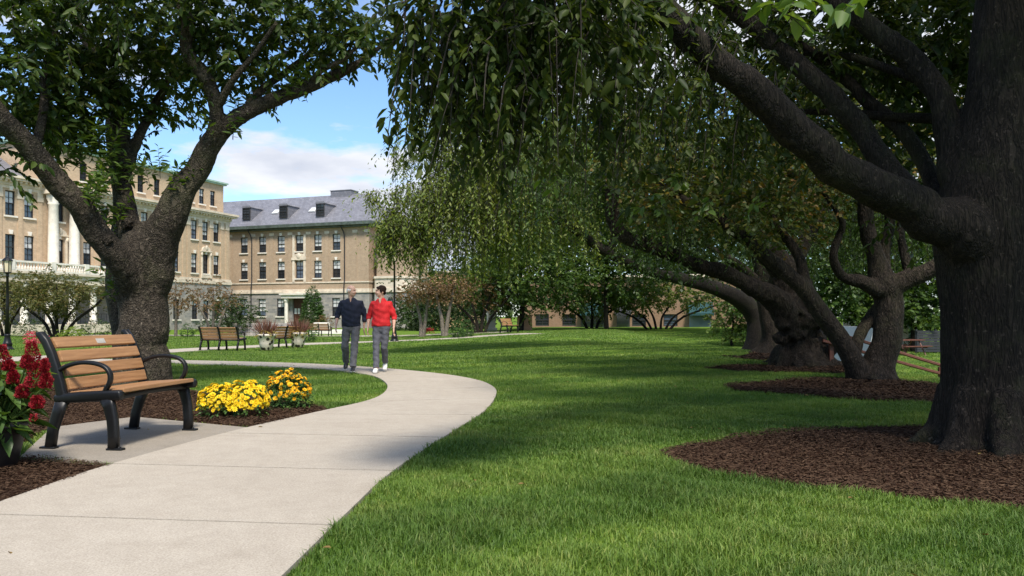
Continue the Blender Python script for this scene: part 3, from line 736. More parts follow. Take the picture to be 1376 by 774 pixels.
def window(parent, x, z, w, h, y=0.0, sill=True, blind=1, name='window', key_w=0):
    """window centred x, bottom z"""
    key = (round(w, 2), round(h, 2), blind, sill)
    if key not in _win:
        f = MB(); t = .09
        for sx_ in (-1, 1): f.box((sx_ * (w / 2 - t / 2), 0, h / 2), (t, .12, h))
        for zz, tt in ((t / 2, t), (h / 2, .09), (h - t / 2, t)): f.box((0, -.003, zz), (w - .16, .122, tt))
        f.box((0, .0, h * .25 + .02), (.035, .06, h / 2 - .13)); f.box((0, .0, h * .75 - .02), (.035, .06, h / 2 - .13))
        f.box((0, .004, h * .73), (w - .17, .05, .03)); f.box((0, .004, h * .27), (w - .17, .05, .03))
        p = MB(); g = lambda a, b: p.addvf([(-w / 2 + t, .03, a), (w / 2 - t, .03, a), (w / 2 - t, .03, b), (-w / 2 + t, .03, b)], [(0, 1, 2, 3)])
        zb = {0: h - t, 1: h * .52, 2: h * .3, 3: h * .75}[blind]
        g(t, zb)
        if blind: p.m = 1; g(zb, h - t)
        s = MB(); s.box((0, -.21, -.09), (w + .3, .28, .16))
        _win[key] = (f.mesh('window', MT['win_frame']), p.mesh('pane', [MT['glass'], MT['blind']]), s.mesh('sill', MT['white_stone']) if sill else None)
    a, b, c = _win[key]
    o = link(name, a, parent); o.location = (x, y + .2, z); link('pane', b, o)
    if c: link('sill', c, o)
    if key_w:
        if (key_w, h) not in _key:
            q = MB(); q.prism([(-key_w, h + .02), (key_w, h + .02), (key_w * 1.5, h + .41), (-key_w * 1.5, h + .41)], -.34, -.205); _key[(key_w, h)] = q.mesh('keystone', MT['white_stone'])
        link('keystone', _key[(key_w, h)], o)
    return o
def box_ring(mb, x0, x1, y0, y1, z0, z1):
    mb.box(((x0 + x1) / 2, (y0 + y1) / 2, (z0 + z1) / 2), (x1 - x0, y1 - y0, z1 - z0))

# --- the long tan wing on the left
LW0 = Vector((-36.5, 100, 0)); la_ = math.atan2(.9416, .337)
lw = thing('brick_building', 'long tan brick building with white columns and flat green coped attic, behind the left tree', 'building', LW0, la_)
def s_px(px):
    a = (px - CX) / F_PX; return (-36.5 - 100 * a) / (.337 - .9416 * a)
SL = [s_px(p) for p in (290.7, 276, 261)] + [9.3, 11.6, 14.0, 16.6, 19.4, 21.5] + [24.8, 28.0, 29.9, 32.4, 34.6]
L_END = 37.0
holes = []; up = []
for s in SL:
    for z, h in ((6.35, 2.35), (10.45, 2.3)):
        holes.append((-s - .5, -s + .5, z, z + h)); up.append((s, z, h))
low = [(s, .7, 2.3) for s in SL if s < 18]
lowh = [(-s - .5, -s + .5, z, z + h) for s, z, h in low]
m = MB(); wall_holes(m, -L_END, 0, 5.75, 13.2, holes); m.box((-L_END / 2, 7.3, 9.48), (L_END, 14, 7.44)); m.build('wall', MT['brick_tan'], lw)
m = MB(); wall_holes(m, -L_END - .1, .1, -1.2, 5.1, lowh, .3, -.1); m.box((-L_END / 2, 7.2, 1.95), (L_END + .2, 14, 6.3)); m.build('stone_base', MT['ashlar'], lw)
m = MB(); box_ring(m, -L_END - .2, .2, -.22, 14.3, 5.1, 5.5); box_ring(m, -L_END - .12, .12, -.14, 14.25, 5.5, 5.75); m.build('belt_course', MT['limestone'], lw)
m = MB()
for z0, z1, p in ((12.95, 13.25, .08), (13.25, 13.5, .2), (13.7, 13.9, .7), (13.9, 14.15, .85)): box_ring(m, -L_END - p, p, -p, 14.3 + p, z0, z1)
box_ring(m, -L_END - .22, .22, -.22, 14.3, 13.5, 13.7)
m.build('cornice', MT['limestone'], lw)
m = MB(); s = .2
while s < L_END: m.box((-s, -.38, 13.6), (.22, .36, .19)); s += .5
m.build('dentils', MT['limestone'], lw); m = MB(); y = .3
while y < 14: m.box((.38, y, 13.6), (.36, .22, .19)); y += .5
m.build('dentils', MT['limestone'], lw)
m = MB(); ah = [(-s - .45, -s + .45, 15.0, 16.9) for s in SL if 1 < s < 27]
wall_holes(m, -27.5, -.5, 14.15, 17.85, ah, .3, .55); m.box((-14, 7.3, 16), (27, 12.9, 3.7)); m.build('attic_wall', MT['brick_tan'], lw)
m = MB(); box_ring(m, -27.8, -.2, .25, 14, 17.85, 18.02); box_ring(m, -27.95, -.05, .1, 14.1, 18.02, 18.2); m.build('coping', MT['copper_pale'], lw)
m = MB(); m.prism([(.3, 14.15), (7, 18.4), (14, 14.15)], -36.9, -27.9, 'x'); m.build('roof', MT['slate'], lw)
rr = random.Random(4)
for s, z, h in up: window(lw, -s, z, 1.0, h, 0, True, rr.choice((0, 1, 1, 2, 3)), key_w=.13)
for s, z, h in low: window(lw, -s, z, 1.0, h, -.1, True, rr.choice((0, 0, 3)), key_w=.13)
for a in ah: window(lw, (a[0] + a[1]) / 2, 15.0, .9, 1.9, .55, True, rr.choice((0, 1, 3)))
for s in (.5, 1.45, 3.42, 5.35, 7.3, 8.0, 10.4, 12.8, 15.3, 18.0, 20.4, 22.6, 26.9, 28.95, 31.0, 33.5):
    m = MB(); box_ring(m, -s - .24, -s + .24, -.075, .05, 5.76, 12.1); m.build('pilaster', MT['brick_tan'], lw)
    m = MB(); box_ring(m, -s - .32, -s + .32, -.13, .05, 12.1, 12.55); box_ring(m, -s - .28, -s + .28, -.1, .05, 12.55, 12.95); m.build('pilaster_cap', MT['limestone'], lw)
for s in (23.6, 25.95):
    m = MB(); m.lathe([(.62, 5.76), (.62, 5.95), (.52, 6.1), (.50, 6.3), (.47, 9), (.42, 11.9), (.52, 12.05), (.42, 12.15), (.6, 12.5), (.62, 12.9)], (-s, -.62, 0), 18); m.build('column', MT['white_stone'], lw, True)
m = MB()
box_ring(m, -26.8, -22.8, -1.2, -.02, 12.92, 13.3); box_ring(m, -26.6, -23.0, -1.2, -.02, 5.4, 5.74)
m.build('entablature', MT['limestone'], lw)
for s in (SL[1], 24.8):
    m = MB(); arch = [(-s + .75 * math.cos(a), 9.15 + .55 * math.sin(a)) for a in np.linspace(0, math.pi, 9)]
    m.prism(arch, -.2, -.003); m.box((-s, -.12, 9.08), (1.9, .3, .14)); m.ell((-s, -.22, 9.5), (.22, .1, .32))
    for q in (-1, 1): m.box((-s + q * .72, -.09, 7.5), (.2, .2, 3.0)); m.ell((-s + q * .8, -.2, 8.7), (.14, .1, .25))
    m.box((-s, -.12, 5.95), (1.8, .24, .35)); m.build('window_surround', MT['limestone'], lw)
# porch along the left end
m = MB(); box_ring(m, -36.8, -18.0, -4.2, -.25, 4.1, 4.9); box_ring(m, -37, -17.8, -4.4, -.25, 4.9, 5.1); m.build('porch_roof', MT['limestone'], lw)
m = MB(); box_ring(m, -37, -17.8, -4.35, -4.1, 5.85, 6.02); box_ring(m, -37, -17.8, -4.38, -4.06, 5.1, 5.25); s = 18.0
while s < 37: m.lathe([(.07, 5.25), (.1, 5.4), (.05, 5.6), (.08, 5.85)], (-s, -4.22, 0), 6); s += .28
for s in (18, 21.7, 25.4, 29, 33, 36.8): m.box((-s, -4.22, 5.62), (.45, .36, .9))
for yy in np.arange(-3.9, -.3, .28): m.lathe([(.07, 5.25), (.1, 5.4), (.05, 5.6), (.08, 5.85)], (-17.95, yy, 0), 6)
box_ring(m, -18.05, -17.8, -4.1, -.25, 5.85, 6.02)
m.build('balustrade', MT['white_stone'], lw)
for s in (18.4, 19.4, 21.7, 24.2, 26.6, 29, 31.5, 34):
    m = MB(); m.lathe([(.42, .3), (.42, .55), (.32, .65), (.31, 2), (.27, 3.7), (.36, 3.85), (.38, 4.1)], (-s, -3.8, 0), 14); m.build('porch_column', MT['white_stone'], lw, True)
m = MB(); box_ring(m, -37, -17.8, -4.5, -.3, -1.2, .3)
for i in range(6): box_ring(m, -17.8 + i * .35, -17.45 + i * .35, -4.2, -.3, -1.2, .1 - i * .2)
m.build('steps', MT['limestone'], lw)
m = MB()
for yy in (-4.1, -2.2):
    for i in range(7):
        m.loft([(-17.7 + i * .32, yy, -.9), (-17.7 + i * .32, yy, 1.35 - i * .18)], .02, .02, seg=6)
    m.loft([(-17.8, yy, 1.4), (-15.7, yy, .22)], .03, .03, (0, 1, 0), seg=6)
for i in range(22): m.loft([(-18.4 - i * .6, -4.4, .3), (-18.4 - i * .6, -4.4, 1.3)], .018, .018, seg=6)
m.loft([(-18.3, -4.4, 1.3), (-31.6, -4.4, 1.3)], .025, .025, (0, 1, 0), seg=6)
m.build('stair_railing', MT['black_iron'], lw)

# --- the slate-roofed building across the court
FB0 = Vector((-40.2, 110, 0)); fa_ = math.atan2(-.337, .9416)
fb = thing('brick_building', 'brown brick building with grey slate roof, three dormers and a rough stone ground floor', 'building', FB0, fa_)
TX = []
for p in (328, 352.7, 377.6, 402.4, 427, 452): 
    a = (p - CX) / F_PX; TX.append((40.2 + a * 110) / (.9416 + .337 * a))
FE = 22.6
hol = [(t - .6, t + .6, z, z + h) for t in TX for z, h in ((6.25, 2.35), (9.95, 2.2))]
lo_ = [(t - .62, t + .62, 1.05, 3.5) for i, t in enumerate(TX) if i != 3]
dr_x = TX[3] + .2
m = MB(); wall_holes(m, -8, FE, 4.75, 12.6, hol); m.box(((FE - 8) / 2, 6.3, 8.67), (FE + 8, 12, 7.86))
m.build('wall', MT['brick_brown'], fb)
m = MB(); wall_holes(m, -8.1, FE + .1, -1.2, 4.2, lo_ + [(dr_x - 1.25, dr_x + 1.25, -1.2, 3.6)], .3, -.1); m.box(((FE - 8) / 2, 6.25, 1.5), (FE + 8.2, 12.1, 5.4)); m.build('stone_base', MT['ashlar'], fb)
m = MB(); box_ring(m, -8.2, FE + .2, -.25, 12.5, 4.2, 4.45); box_ring(m, -8.12, FE + .12, -.16, 12.4, 4.45, 4.75); box_ring(m, -8.1, FE + .1, -.1, 12.4, 5.55, 5.72)
m.build('belt_course', MT['limestone'], fb)
m = MB(); box_ring(m, -8.1, FE + .1, -.08, 12.4, 12.6, 12.95); m.build('frieze', MT['brick_brown'], fb)
m = MB(); box_ring(m, -8.5, FE + .5, -.55, 12.8, 12.95, 13.2); box_ring(m, -8.8, FE + .85, -.95, 13.1, 13.2, 13.62); m.build('gutter', MT['copper'], fb)
m = MB()
rz0, rz1 = 13.62, 18.3
m.addvf([(-8.8, -.95, rz0), (FE + .85, -.95, rz0), (FE + .85, 13, rz0), (-8.8, 13, rz0), (-8.8, 5.4, rz1), (FE - 4.0, 5.4, rz1), (FE - 4.0, 7.4, rz1), (-8.8, 7.4, rz1)],
        [(0, 1, 5, 4), (1, 2, 6, 5), (2, 3, 7, 6), (4, 5, 6, 7), (0, 4, 7, 3)])
roof = m.build('roof', MT['slate'], fb)
m = MB(); bx = TX[4] + .5
m.box((bx, 5.9, 18.35), (3.3, 2.0, .95)); m.box((bx, 5.9, 18.87), (3.45, 2.15, .1)); m.build('roof_box', MT['slate'], roof)
for k in (0, 2, 4):
    t = TX[k] + .35; d = thing('dormer', None, None); d.parent = fb; d.location = (t, .15, 0)
    m = MB(); m.prism([(-.72, 14.4), (.72, 14.4), (.72, 16.35), (-.72, 16.35)], 0, 3.7); m.build('dormer_wall', MT['slate'], d)
    m = MB(); m.prism([(-.85, 16.35), (.85, 16.35), (.6, 16.62), (-.6, 16.62)], -.15, 4.1); m.build('dormer_roof', MT['slate'], d)
    window(d, 0, 14.7, 1.3, 1.6, -.3, False, 0)
for k, f in ((1, .35), (3, .1)):
    t = TX[k] + .9; z = 15.75; yb = -.95 + (z - rz0) / (rz1 - rz0) * 6.35; an = math.atan2(rz1 - rz0, 6.35)
    m = MB(); m.box((t, yb - .03, z + .1), (1.0, 1.1, .14), Matrix.Rotation(an, 3, 'X')); m.build('skylight', MT['blind'], fb)
for i, t in enumerate(TX):
    for z, h in ((6.25, 2.35), (9.95, 2.2)): window(fb, t, z, 1.2, h, 0, True, rr.choice((1, 1, 1, 2, 3)), key_w=.14)
    if i != 3: window(fb, t, 1.05, 1.24, 2.45, -.1, True, rr.choice((1, 1, 2)))
for t in [.2] + [(a + b) / 2 for a, b in zip(TX[:-1], TX[1:])] + [FE - 2.1, FE - .3]:
    m = MB(); box_ring(m, t - .3, t + .3, -.06, .05, 5.73, 12.2); m.build('pilaster', MT['brick_brown'], fb)
    m = MB(); box_ring(m, t - .36, t + .36, -.1, .05, 12.2, 12.58); m.build('pilaster_cap', MT['limestone'], fb)
t = TX[3]; m = MB()
for q in (-1, 1): box_ring(m, t + q * .9 - .17, t + q * .9 + .17, -.14, -.002, 5.73, 12.2)
box_ring(m, t - 1.15, t + 1.15, -.24, -.003, 8.75, 9.1); m.prism([(t + 1.0 * math.cos(a), 9.1 + .55 * math.sin(a)) for a in np.linspace(0, math.pi, 9)], -.2, -.003); m.ell((t, -.22, 9.3), (.35, .12, .4))
m.build('window_surround', MT['limestone'], fb)
for px in (339.5, 464):
    a = (px - CX) / F_PX; t = (40.2 + a * 110) / (.9416 + .337 * a)
    m = MB(); m.loft([(t - .4, -.7, 13.2), (t - .1, -.35, 12.4), (t, -.2, 11.8), (t, -.2, 6), (t, -.36, 5), (t, -.36, 3.9), (t, -.3, -.8)], .075, .075, seg=8); m.build('downspout', MT['dark_metal'], fb)
m = MB(); box_ring(m, dr_x - 1.2, dr_x + 1.2, .12, .24, -1.1, 3.55)
d = m.build('door', MT['door'], fb)
for q in (-.62, .62):
    for r_ in range(2):
        m = MB(); m.box((dr_x + q + (-.25 if r_ else .25), .1, 1.75), (.34, .04, .75)); m.build('pane', MT['blind'], d)
m = MB()
for q in (-1.75, 1.75): m.lathe([(.34, -1), (.34, -.3), (.27, -.2), (.24, 2.9), (.33, 3.1), (.36, 3.5)], (dr_x + q, -.8, 0), 14)
box_ring(m, dr_x - 2.3, dr_x + 2.3, -1.25, -.27, 3.5, 3.95); box_ring(m, dr_x - 2.5, dr_x + 2.5, -1.45, -.27, 3.95, 4.15)
m.build('portal', MT['white_stone'], fb)
# lower rounded bay at its right end
bay = [(FE + .1, 1.0), (FE + 1.2, -.6), (FE + 4.6, -.9), (FE + 6.4, .6), (FE + 6.6, 5), (FE + .1, 5)]
m = MB(); m.prism(bay, -1.2, 4.2, 'z'); m.build('stone_bay', MT['ashlar'], fb)
big = lambda k: [((x - FE - 3.3) * k + FE + 3.3, (y - 2) * k + 2) for x, y in bay]
m = MB(); m.prism(big(1.06), 4.2, 4.7, 'z'); m.prism(big(.98), 4.7, 6.0, 'z'); m.prism(big(1.03), 6.0, 6.3, 'z'); m.build('bay_parapet', MT['limestone'], fb)
m = MB(); m.prism(big(.9), 6.3, 11.5, 'z'); m.build('bay_wall', MT['brick_brown'], fb)
for t in (FE + 2.1, FE + 3.7): 
    o = window(fb, t, 1.0, .7, 2.4, -.98 - .1 * (t > FE + 3), False, 0)
m = MB(); m.box((FE + 1.0, .55, 9), (.95, .1, 2)); m.build('window', MT['glass'], fb)

# --- pale building glimpsed beyond the court trees, and the low one with teal awnings
def W3(px, py, D): return W(px, py, D)
p0 = W(552, 400, 125); p1 = W(650, 400, 125)
tb = thing('tan_building', 'pale tan flat walled building glimpsed behind the rusty court trees', 'building', (p0.x, 125, -.5))
m = MB(); wd = p1.x - p0.x
wh = [(5.6, 6.8, 4.2, 6.0)]
wall_holes(m, 0, wd, -1, 8.6, wh); m.box((wd / 2, 4.3, 3.8), (wd, 8, 9.6)); m.build('wall', MT['tan_panel'], tb)
window(tb, 6.2, 4.2, 1.2, 1.8, 0, True, 0)
m = MB(); m.box((wd / 2, 4.2, 8.75), (wd + .4, 8.8, .3)); m.build('roof_edge', MT['limestone'], tb)
a0 = W(716, 440, 86); a1 = W(985, 440, 83)
lb = thing('low_building', 'low orange brick building with teal awnings beyond the sunlit lawn', 'building', (a0.x, 86, -.7), math.atan2(-3, a1.x - a0.x))
wd = math.hypot(a1.x - a0.x, 3)
wx = [(p - 716) / 269 * wd for p in (729, 766, 861, 903)]
gh = [(x - .75, x + .75, .7, 2.0) for x in wx]
m = MB(); wall_holes(m, -1, wd + 6, -1.5, 6, gh); m.box((wd / 2 + 2.5, 5.3, 2.25), (wd + 7, 10, 7.5)); m.build('wall', MT['brick_dark'], lb)
m = MB(); box_ring(m, -1.3, wd + 6.3, -.4, 10.6, 6, 6.3); m.build('roof_edge', MT['limestone'], lb)
for x in wx: window(lb, x, .7, 1.5, 1.3, 0, False, 0)
for p, w_ in ((799, 2.9), (942, 2.6), (840, 1.7)):
    x = (p - 716) / 269 * wd
    m = MB(); m.prism([(-.02, 3.3), (-1.5, 2.1), (-1.5, 1.85), (-.02, 1.9)], x - w_ / 2, x + w_ / 2, 'x'); m.build('awning', MT['teal'] if p != 840 else MT['dark_panel'], lb)
    m = MB(); m.box((x, -.03, .9), (w_ - .3, .1, 1.85)); m.build('window_bay', MT['glass'], lb)

# ------------------------------------------------------------------ trees
def root_thing(name, label, cat, g, group=None): return thing(name, label, cat, (g.x, g.y, g.z), 0, group)
def put(o, root):
    """parent an object whose mesh is in world coordinates under a thing at its base"""
    o.parent = root; o.matrix_parent_inverse = Matrix.Translation(root.location).inverted()
    return o
def sep(V, root): return V
def add_limb(root, name, mat, pts, rpx, n=26, seg=12, rng=None, rough=.05, **kw):
    V, F = limb_px(pts, rpx, n, seg, rng, rough, **kw)
    if JOIN is not None: JOIN.add(V, F); return
    so = Soup(); so.add(V, F); return put(so.obj(name, [mat], None, True), root)

def knob(c, r, rng, mat):
    m = MB(); m.ell((0, 0, 0), r, None, 28, 18); V = np.array(m.V); u = unit(V)
    d = 1 + .16 * np.sin(u[:, 0] * 5 + rng.uniform(0, 6)) * np.sin(u[:, 2] * 6 + rng.uniform(0, 6)) + .08 * np.sin(u[:, 0] * 13 + u[:, 2] * 11 + rng.uniform(0, 6)) + rng.normal(size=len(V)) * .02
    m.V = [tuple(v) for v in V * d[:, None] + np.array(c)]
    return m.build('burl', mat, None, True)
from mathutils import noise as mnoise
JOIN = None
def roots(g, n, r0, d0, L, rng, z0=.32):
    for k in range(n):
        a = 2 * math.pi * (k + rng.uniform(-.3, .3)) / n; l = L * rng.uniform(.6, 1.15); b = a + rng.uniform(-.35, .35)
        c = catmull([(g.x + d0 * math.cos(a), g.y + d0 * math.sin(a), g.z + z0 * 1.5, r0 * 1.1), (g.x + (d0 + l * .3) * math.cos(a), g.y + (d0 + l * .3) * math.sin(a), g.z + z0 * .42, r0 * .85), (g.x + (d0 + l * .65) * math.cos(b), g.y + (d0 + l * .65) * math.sin(b), g.z + .03, r0 * .55), (g.x + (d0 + l) * math.cos(b), g.y + (d0 + l) * math.sin(b), g.z - .06, r0 * .35)], 14)
        V, F = tube_arr(c[:, :3], c[:, 3], 12, rng, .05); JOIN.add(V, F)
def start_join():
    global JOIN; JOIN = Soup()
def end_join(root, mat, vox, relief, smooth=4, sq=(9, 9, 2.2)):
    """trunk and its big limbs grown together into one skin with barky relief"""
    global JOIN
    me = JOIN.mesh('tmp', [mat]); o = link('tmp', me); JOIN = None
    r = o.modifiers.new('r', 'REMESH'); r.mode = 'VOXEL'; r.voxel_size = vox
    s_ = o.modifiers.new('s', 'SMOOTH'); s_.iterations = smooth; s_.factor = .5
    dg = bpy.context.evaluated_depsgraph_get(); dg.update()
    out = bpy.data.meshes.new_from_object(o.evaluated_get(dg)); out.name = 'trunk'; bpy.data.objects.remove(o, do_unlink=True)
    n = len(out.vertices); co = np.zeros(n * 3, np.float32); nr = np.zeros(n * 3, np.float32)
    out.vertices.foreach_get('co', co); out.vertices.foreach_get('normal', nr); co = co.reshape(-1, 3); nr = nr.reshape(-1, 3)
    d = np.empty(n)
    for i, (x, y, z) in enumerate(co.tolist()):
        a = mnoise.noise((x * sq[0], y * sq[1], z * sq[2])); b = mnoise.noise((x * sq[0] * 2.3 + 9, y * sq[1] * 2.3, z * sq[2] * 2.3)); k = mnoise.noise((x * 2.2, y * 2.2, z * 1.6 + 5))
        d[i] = (1 - abs(a) * 2.4) * .7 + (1 - abs(b) * 2.4) * .4 + k * .8 - .4
    co = co + nr * (d * relief)[:, None]
    out.vertices.foreach_set('co', co.astype(np.float32).ravel()); out.polygons.foreach_set('use_smooth', np.ones(len(out.polygons), bool))
    out.materials.clear(); out.materials.append(mat); out.update()
    return put(link('trunk', out), root)
# --- left cherry tree
rng = np.random.default_rng(11)
g = GD(190, 12.2)
t = root_thing('cherry_tree', 'thick forked cherry tree with a dense dark crown behind the near bench', 'tree', g)
bk = MT['bark_cherry']
by = HOR + (HC - g.z) * F_PX / 12.2
start_join()
add_limb(t, 'trunk', bk, [(192, by + 8, 12.2), (191, 490, 12.2), (191, 440, 12.2), (192, 400, 12.2), (197, 360, 12.2), (203, 325, 12.2), (208, 300, 12.2)], [36, 33, 31, 31, 33, 31, 24], 60, 40, rng, .01, lobes=(.30, 5, .4, .22), zbase=g.z)
add_limb(t, 'trunk_stem', bk, [(166, by + 8, 12.5), (166, 460, 12.5), (162, 420, 12.6), (158, 380, 12.7), (162, 335, 12.8), (167, 285, 13.0), (160, 230, 13.2), (150, 180, 13.4), (148, 120, 13.6)], [19, 17, 16, 16, 14, 12, 10, 8, 5], 50, 18, rng, .03)
add_limb(t, 'limb', bk, [(194, 436, 12.25), (186, 392, 12.05), (158, 346, 11.6), (122, 297, 11.3), (84, 255, 11.0), (45, 208, 10.7), (8, 162, 10.4), (-30, 120, 10.1), (-70, 60, 9.8)], [16, 18, 17.5, 16.5, 15.5, 15, 14, 11, 7], 70, 22, rng, .02)
add_limb(t, 'limb', bk, [(194, 440, 12.2), (200, 385, 12.2), (214, 328, 12.1), (234, 278, 12.0), (262, 225, 12.0), (295, 178, 12.0), (330, 152, 12.0), (375, 132, 12.1), (425, 112, 12.2), (470, 92, 12.3), (500, 72, 12.4), (525, 48, 12.5)], [18, 24, 25, 20, 16, 13, 11, 9.5, 8.5, 6, 4, 2], 90, 22, rng, .02)
add_limb(t, 'limb', bk, [(188, 372, 12.1), (174, 310, 12.2), (166, 240, 12.3), (165, 195, 12.4), (152, 135, 12.5), (132, 85, 12.6), (108, 40, 12.7), (85, 0, 12.8), (70, -60, 12.8)], [19, 15, 12, 10, 8.5, 8, 7, 6, 4], 60, 18, rng, .03)
add_limb(t, 'limb', bk, [(274, 212, 12.0), (289, 178, 11.9), (291, 145, 11.8), (282, 115, 11.7), (262, 88, 11.6), (250, 62, 11.5), (250, 30, 11.4), (238, 0, 11.3), (228, -60, 11.2)], [10, 10, 9.5, 9, 9, 8, 8, 7, 5], 60, 16, rng, .03)
add_limb(t, 'limb', bk, [(168, 240, 12.3), (185, 190, 12.5), (202, 150, 12.8), (225, 110, 13.0), (240, 70, 13.2)], [7, 6.5, 5.5, 4.5, 3], 40, 12, rng, .03)
roots(g, 7, .12, .28, .35, rng, .25)
end_join(t, bk, .022, .011, 5, (5, 5, 4))
add_limb(t, 'limb', bk, [(330, 150, 12.0), (352, 120, 12.3), (385, 95, 12.6), (420, 68, 12.8), (450, 20, 13)], [7, 5.5, 4.5, 3.5, 2.5], 30, 10, rng, .04)
add_limb(t, 'limb', bk, [(415, 115, 12.2), (432, 95, 12.0), (462, 80, 11.8), (490, 50, 11.7)], [4.5, 4, 3, 2], 20, 8, rng, .04)
add_limb(t, 'limb', bk, [(290, 150, 11.8), (312, 110, 11.6), (340, 75, 11.5), (372, 30, 11.4)], [5, 4.5, 3.5, 2.5], 20, 8, rng, .04)
add_limb(t, 'limb', bk, [(45, 208, 10.7), (60, 150, 10.9), (58, 100, 11.1), (75, 40, 11.3)], [7, 5.5, 4.5, 3], 20, 8, rng, .04)
for p in ((143, 322, 11.33), (170, 300, 11.95)):
    c = W(*p); put(knob(c, (.085, .06, .09), rng, bk), t)
so = Soup()
CL = [(30, 30, 11, 90, 50, 1.6, 130), (120, 20, 12, 90, 50, 1.8, 150), (50, 105, 11.2, 70, 40, 1.4, 100), (215, 20, 12, 80, 50, 1.8, 150), (300, 15, 12, 70, 40, 1.4, 110),
      (110, 120, 12.4, 60, 35, 1.2, 70), (175, 105, 12.8, 60, 40, 1.2, 70), (225, 100, 12.5, 45, 35, 1.2, 45), (325, 75, 12, 35, 35, .8, 40), (375, 20, 12, 50, 35, 1.0, 60),
      (440, 15, 12, 45, 30, 1.0, 48), (480, 35, 12.2, 26, 30, .7, 28), (505, 62, 12.3, 16, 26, .5, 18), (400, 70, 12, 35, 22, .6, 24), (295, 85, 12.6, 40, 35, 1.0, 40),
      (50, 160, 11.5, 50, 20, .8, 32), (5, 215, 10.6, 14, 18, .4, 10), (-40, 120, 11, 60, 60, 1.5, 60), (90, 165, 11.8, 45, 20, .8, 30), (455, 65, 12.2, 28, 20, .5, 18), (215, 165, 12.9, 40, 18, .6, 14), (340, 120, 12.2, 25, 10, .4, 8)]
for px, py, D, rx, ry, rd, n in CL:
    c, r = clump(px, py, D, rx, ry, rd); A, o = blob(c, r, n, rng, .2)
    sprays(so, A, rng, 14, .46, .40, .145, .44, True, o, .5, 0, 2, .004)
# foliage above the frame
for c, r, n in (((-6.5, 12.5, 7.3), (3.0, 2.2, .9), 200), ((-4.2, 12.2, 7.0), (1.6, 1.6, .7), 90)):
    A, o = blob(c, r, n, rng, .2); sprays(so, A, rng, 14, .55, .3, .16, .45, False, o, .5, 0)
# upright young shoots on the old wood
for px, py, D, n, dx in ((128, 265, 11.2, 9, 22), (150, 235, 12.0, 12, 28), (105, 205, 11.6, 10, 20), (130, 190, 11.8, 12, 30), (222, 240, 11.9, 7, 25), (90, 180, 11.2, 8, 26), (305, 165, 11.9, 5, 20), (150, 300, 12.1, 6, 12), (155, 395, 12, 3, 8), (395, 120, 12, 5, 22)):
    A = np.array([W(px + rng.uniform(-dx, dx), py + rng.uniform(-8, 25), D + rng.uniform(-.2, .2)) for _ in range(n * 2)])
    sprays(so, A, rng, 11, .45, .10, .14, .34, True, np.tile([0, 0, 1.], (n * 2, 1)), 1.6, 1, 2, .003, sp=.8)
put(so.obj('crown', [MT['leaf_cherry'], MT['leaf_sprout'], MT['twig']]), t)

# --- near tree on the right
rng = np.random.default_rng(12)
g = GD(1338, 6.75)
t = root_thing('cherry_tree', 'nearest massive dark trunk at the right edge, standing in the largest mulch bed', 'tree', g)
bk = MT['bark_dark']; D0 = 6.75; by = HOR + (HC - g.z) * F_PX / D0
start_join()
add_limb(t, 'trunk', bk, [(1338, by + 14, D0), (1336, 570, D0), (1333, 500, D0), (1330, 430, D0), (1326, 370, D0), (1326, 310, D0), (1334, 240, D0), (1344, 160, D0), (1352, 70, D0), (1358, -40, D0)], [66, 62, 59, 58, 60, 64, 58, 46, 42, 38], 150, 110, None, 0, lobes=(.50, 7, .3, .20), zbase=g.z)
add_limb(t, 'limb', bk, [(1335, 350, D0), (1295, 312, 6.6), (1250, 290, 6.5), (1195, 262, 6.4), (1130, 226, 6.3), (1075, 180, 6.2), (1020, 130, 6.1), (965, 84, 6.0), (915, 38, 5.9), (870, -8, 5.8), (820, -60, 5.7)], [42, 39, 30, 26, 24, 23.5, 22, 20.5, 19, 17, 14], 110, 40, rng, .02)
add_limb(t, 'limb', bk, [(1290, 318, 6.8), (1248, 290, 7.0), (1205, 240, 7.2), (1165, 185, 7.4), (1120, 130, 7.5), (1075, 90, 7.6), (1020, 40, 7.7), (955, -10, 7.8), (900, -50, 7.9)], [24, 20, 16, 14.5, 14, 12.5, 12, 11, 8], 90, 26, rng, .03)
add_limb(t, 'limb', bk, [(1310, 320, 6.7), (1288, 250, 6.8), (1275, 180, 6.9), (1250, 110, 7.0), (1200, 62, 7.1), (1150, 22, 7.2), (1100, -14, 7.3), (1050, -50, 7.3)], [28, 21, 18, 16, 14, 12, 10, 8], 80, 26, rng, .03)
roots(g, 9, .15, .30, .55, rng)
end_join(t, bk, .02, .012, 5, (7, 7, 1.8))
add_limb(t, 'limb', bk, [(1270, 300, 7.2), (1245, 225, 7.6), (1215, 175, 7.8), (1170, 140, 8.0), (1120, 90, 8.2), (1060, 50, 8.4)], [14, 11, 10, 9, 7, 5], 30, 10, rng, .06)
add_limb(t, 'limb', bk, [(1275, 160, 7.4), (1200, 158, 7.8), (1130, 152, 8.1), (1050, 150, 8.3)], [7, 6, 5, 3], 22, 8, rng, .06)
add_limb(t, 'limb', bk, [(1262, 118, 7.2), (1200, 95, 7.6), (1140, 75, 7.9), (1080, 72, 8.2)], [7, 6, 5, 3], 22, 8, rng, .06)
so = Soup()
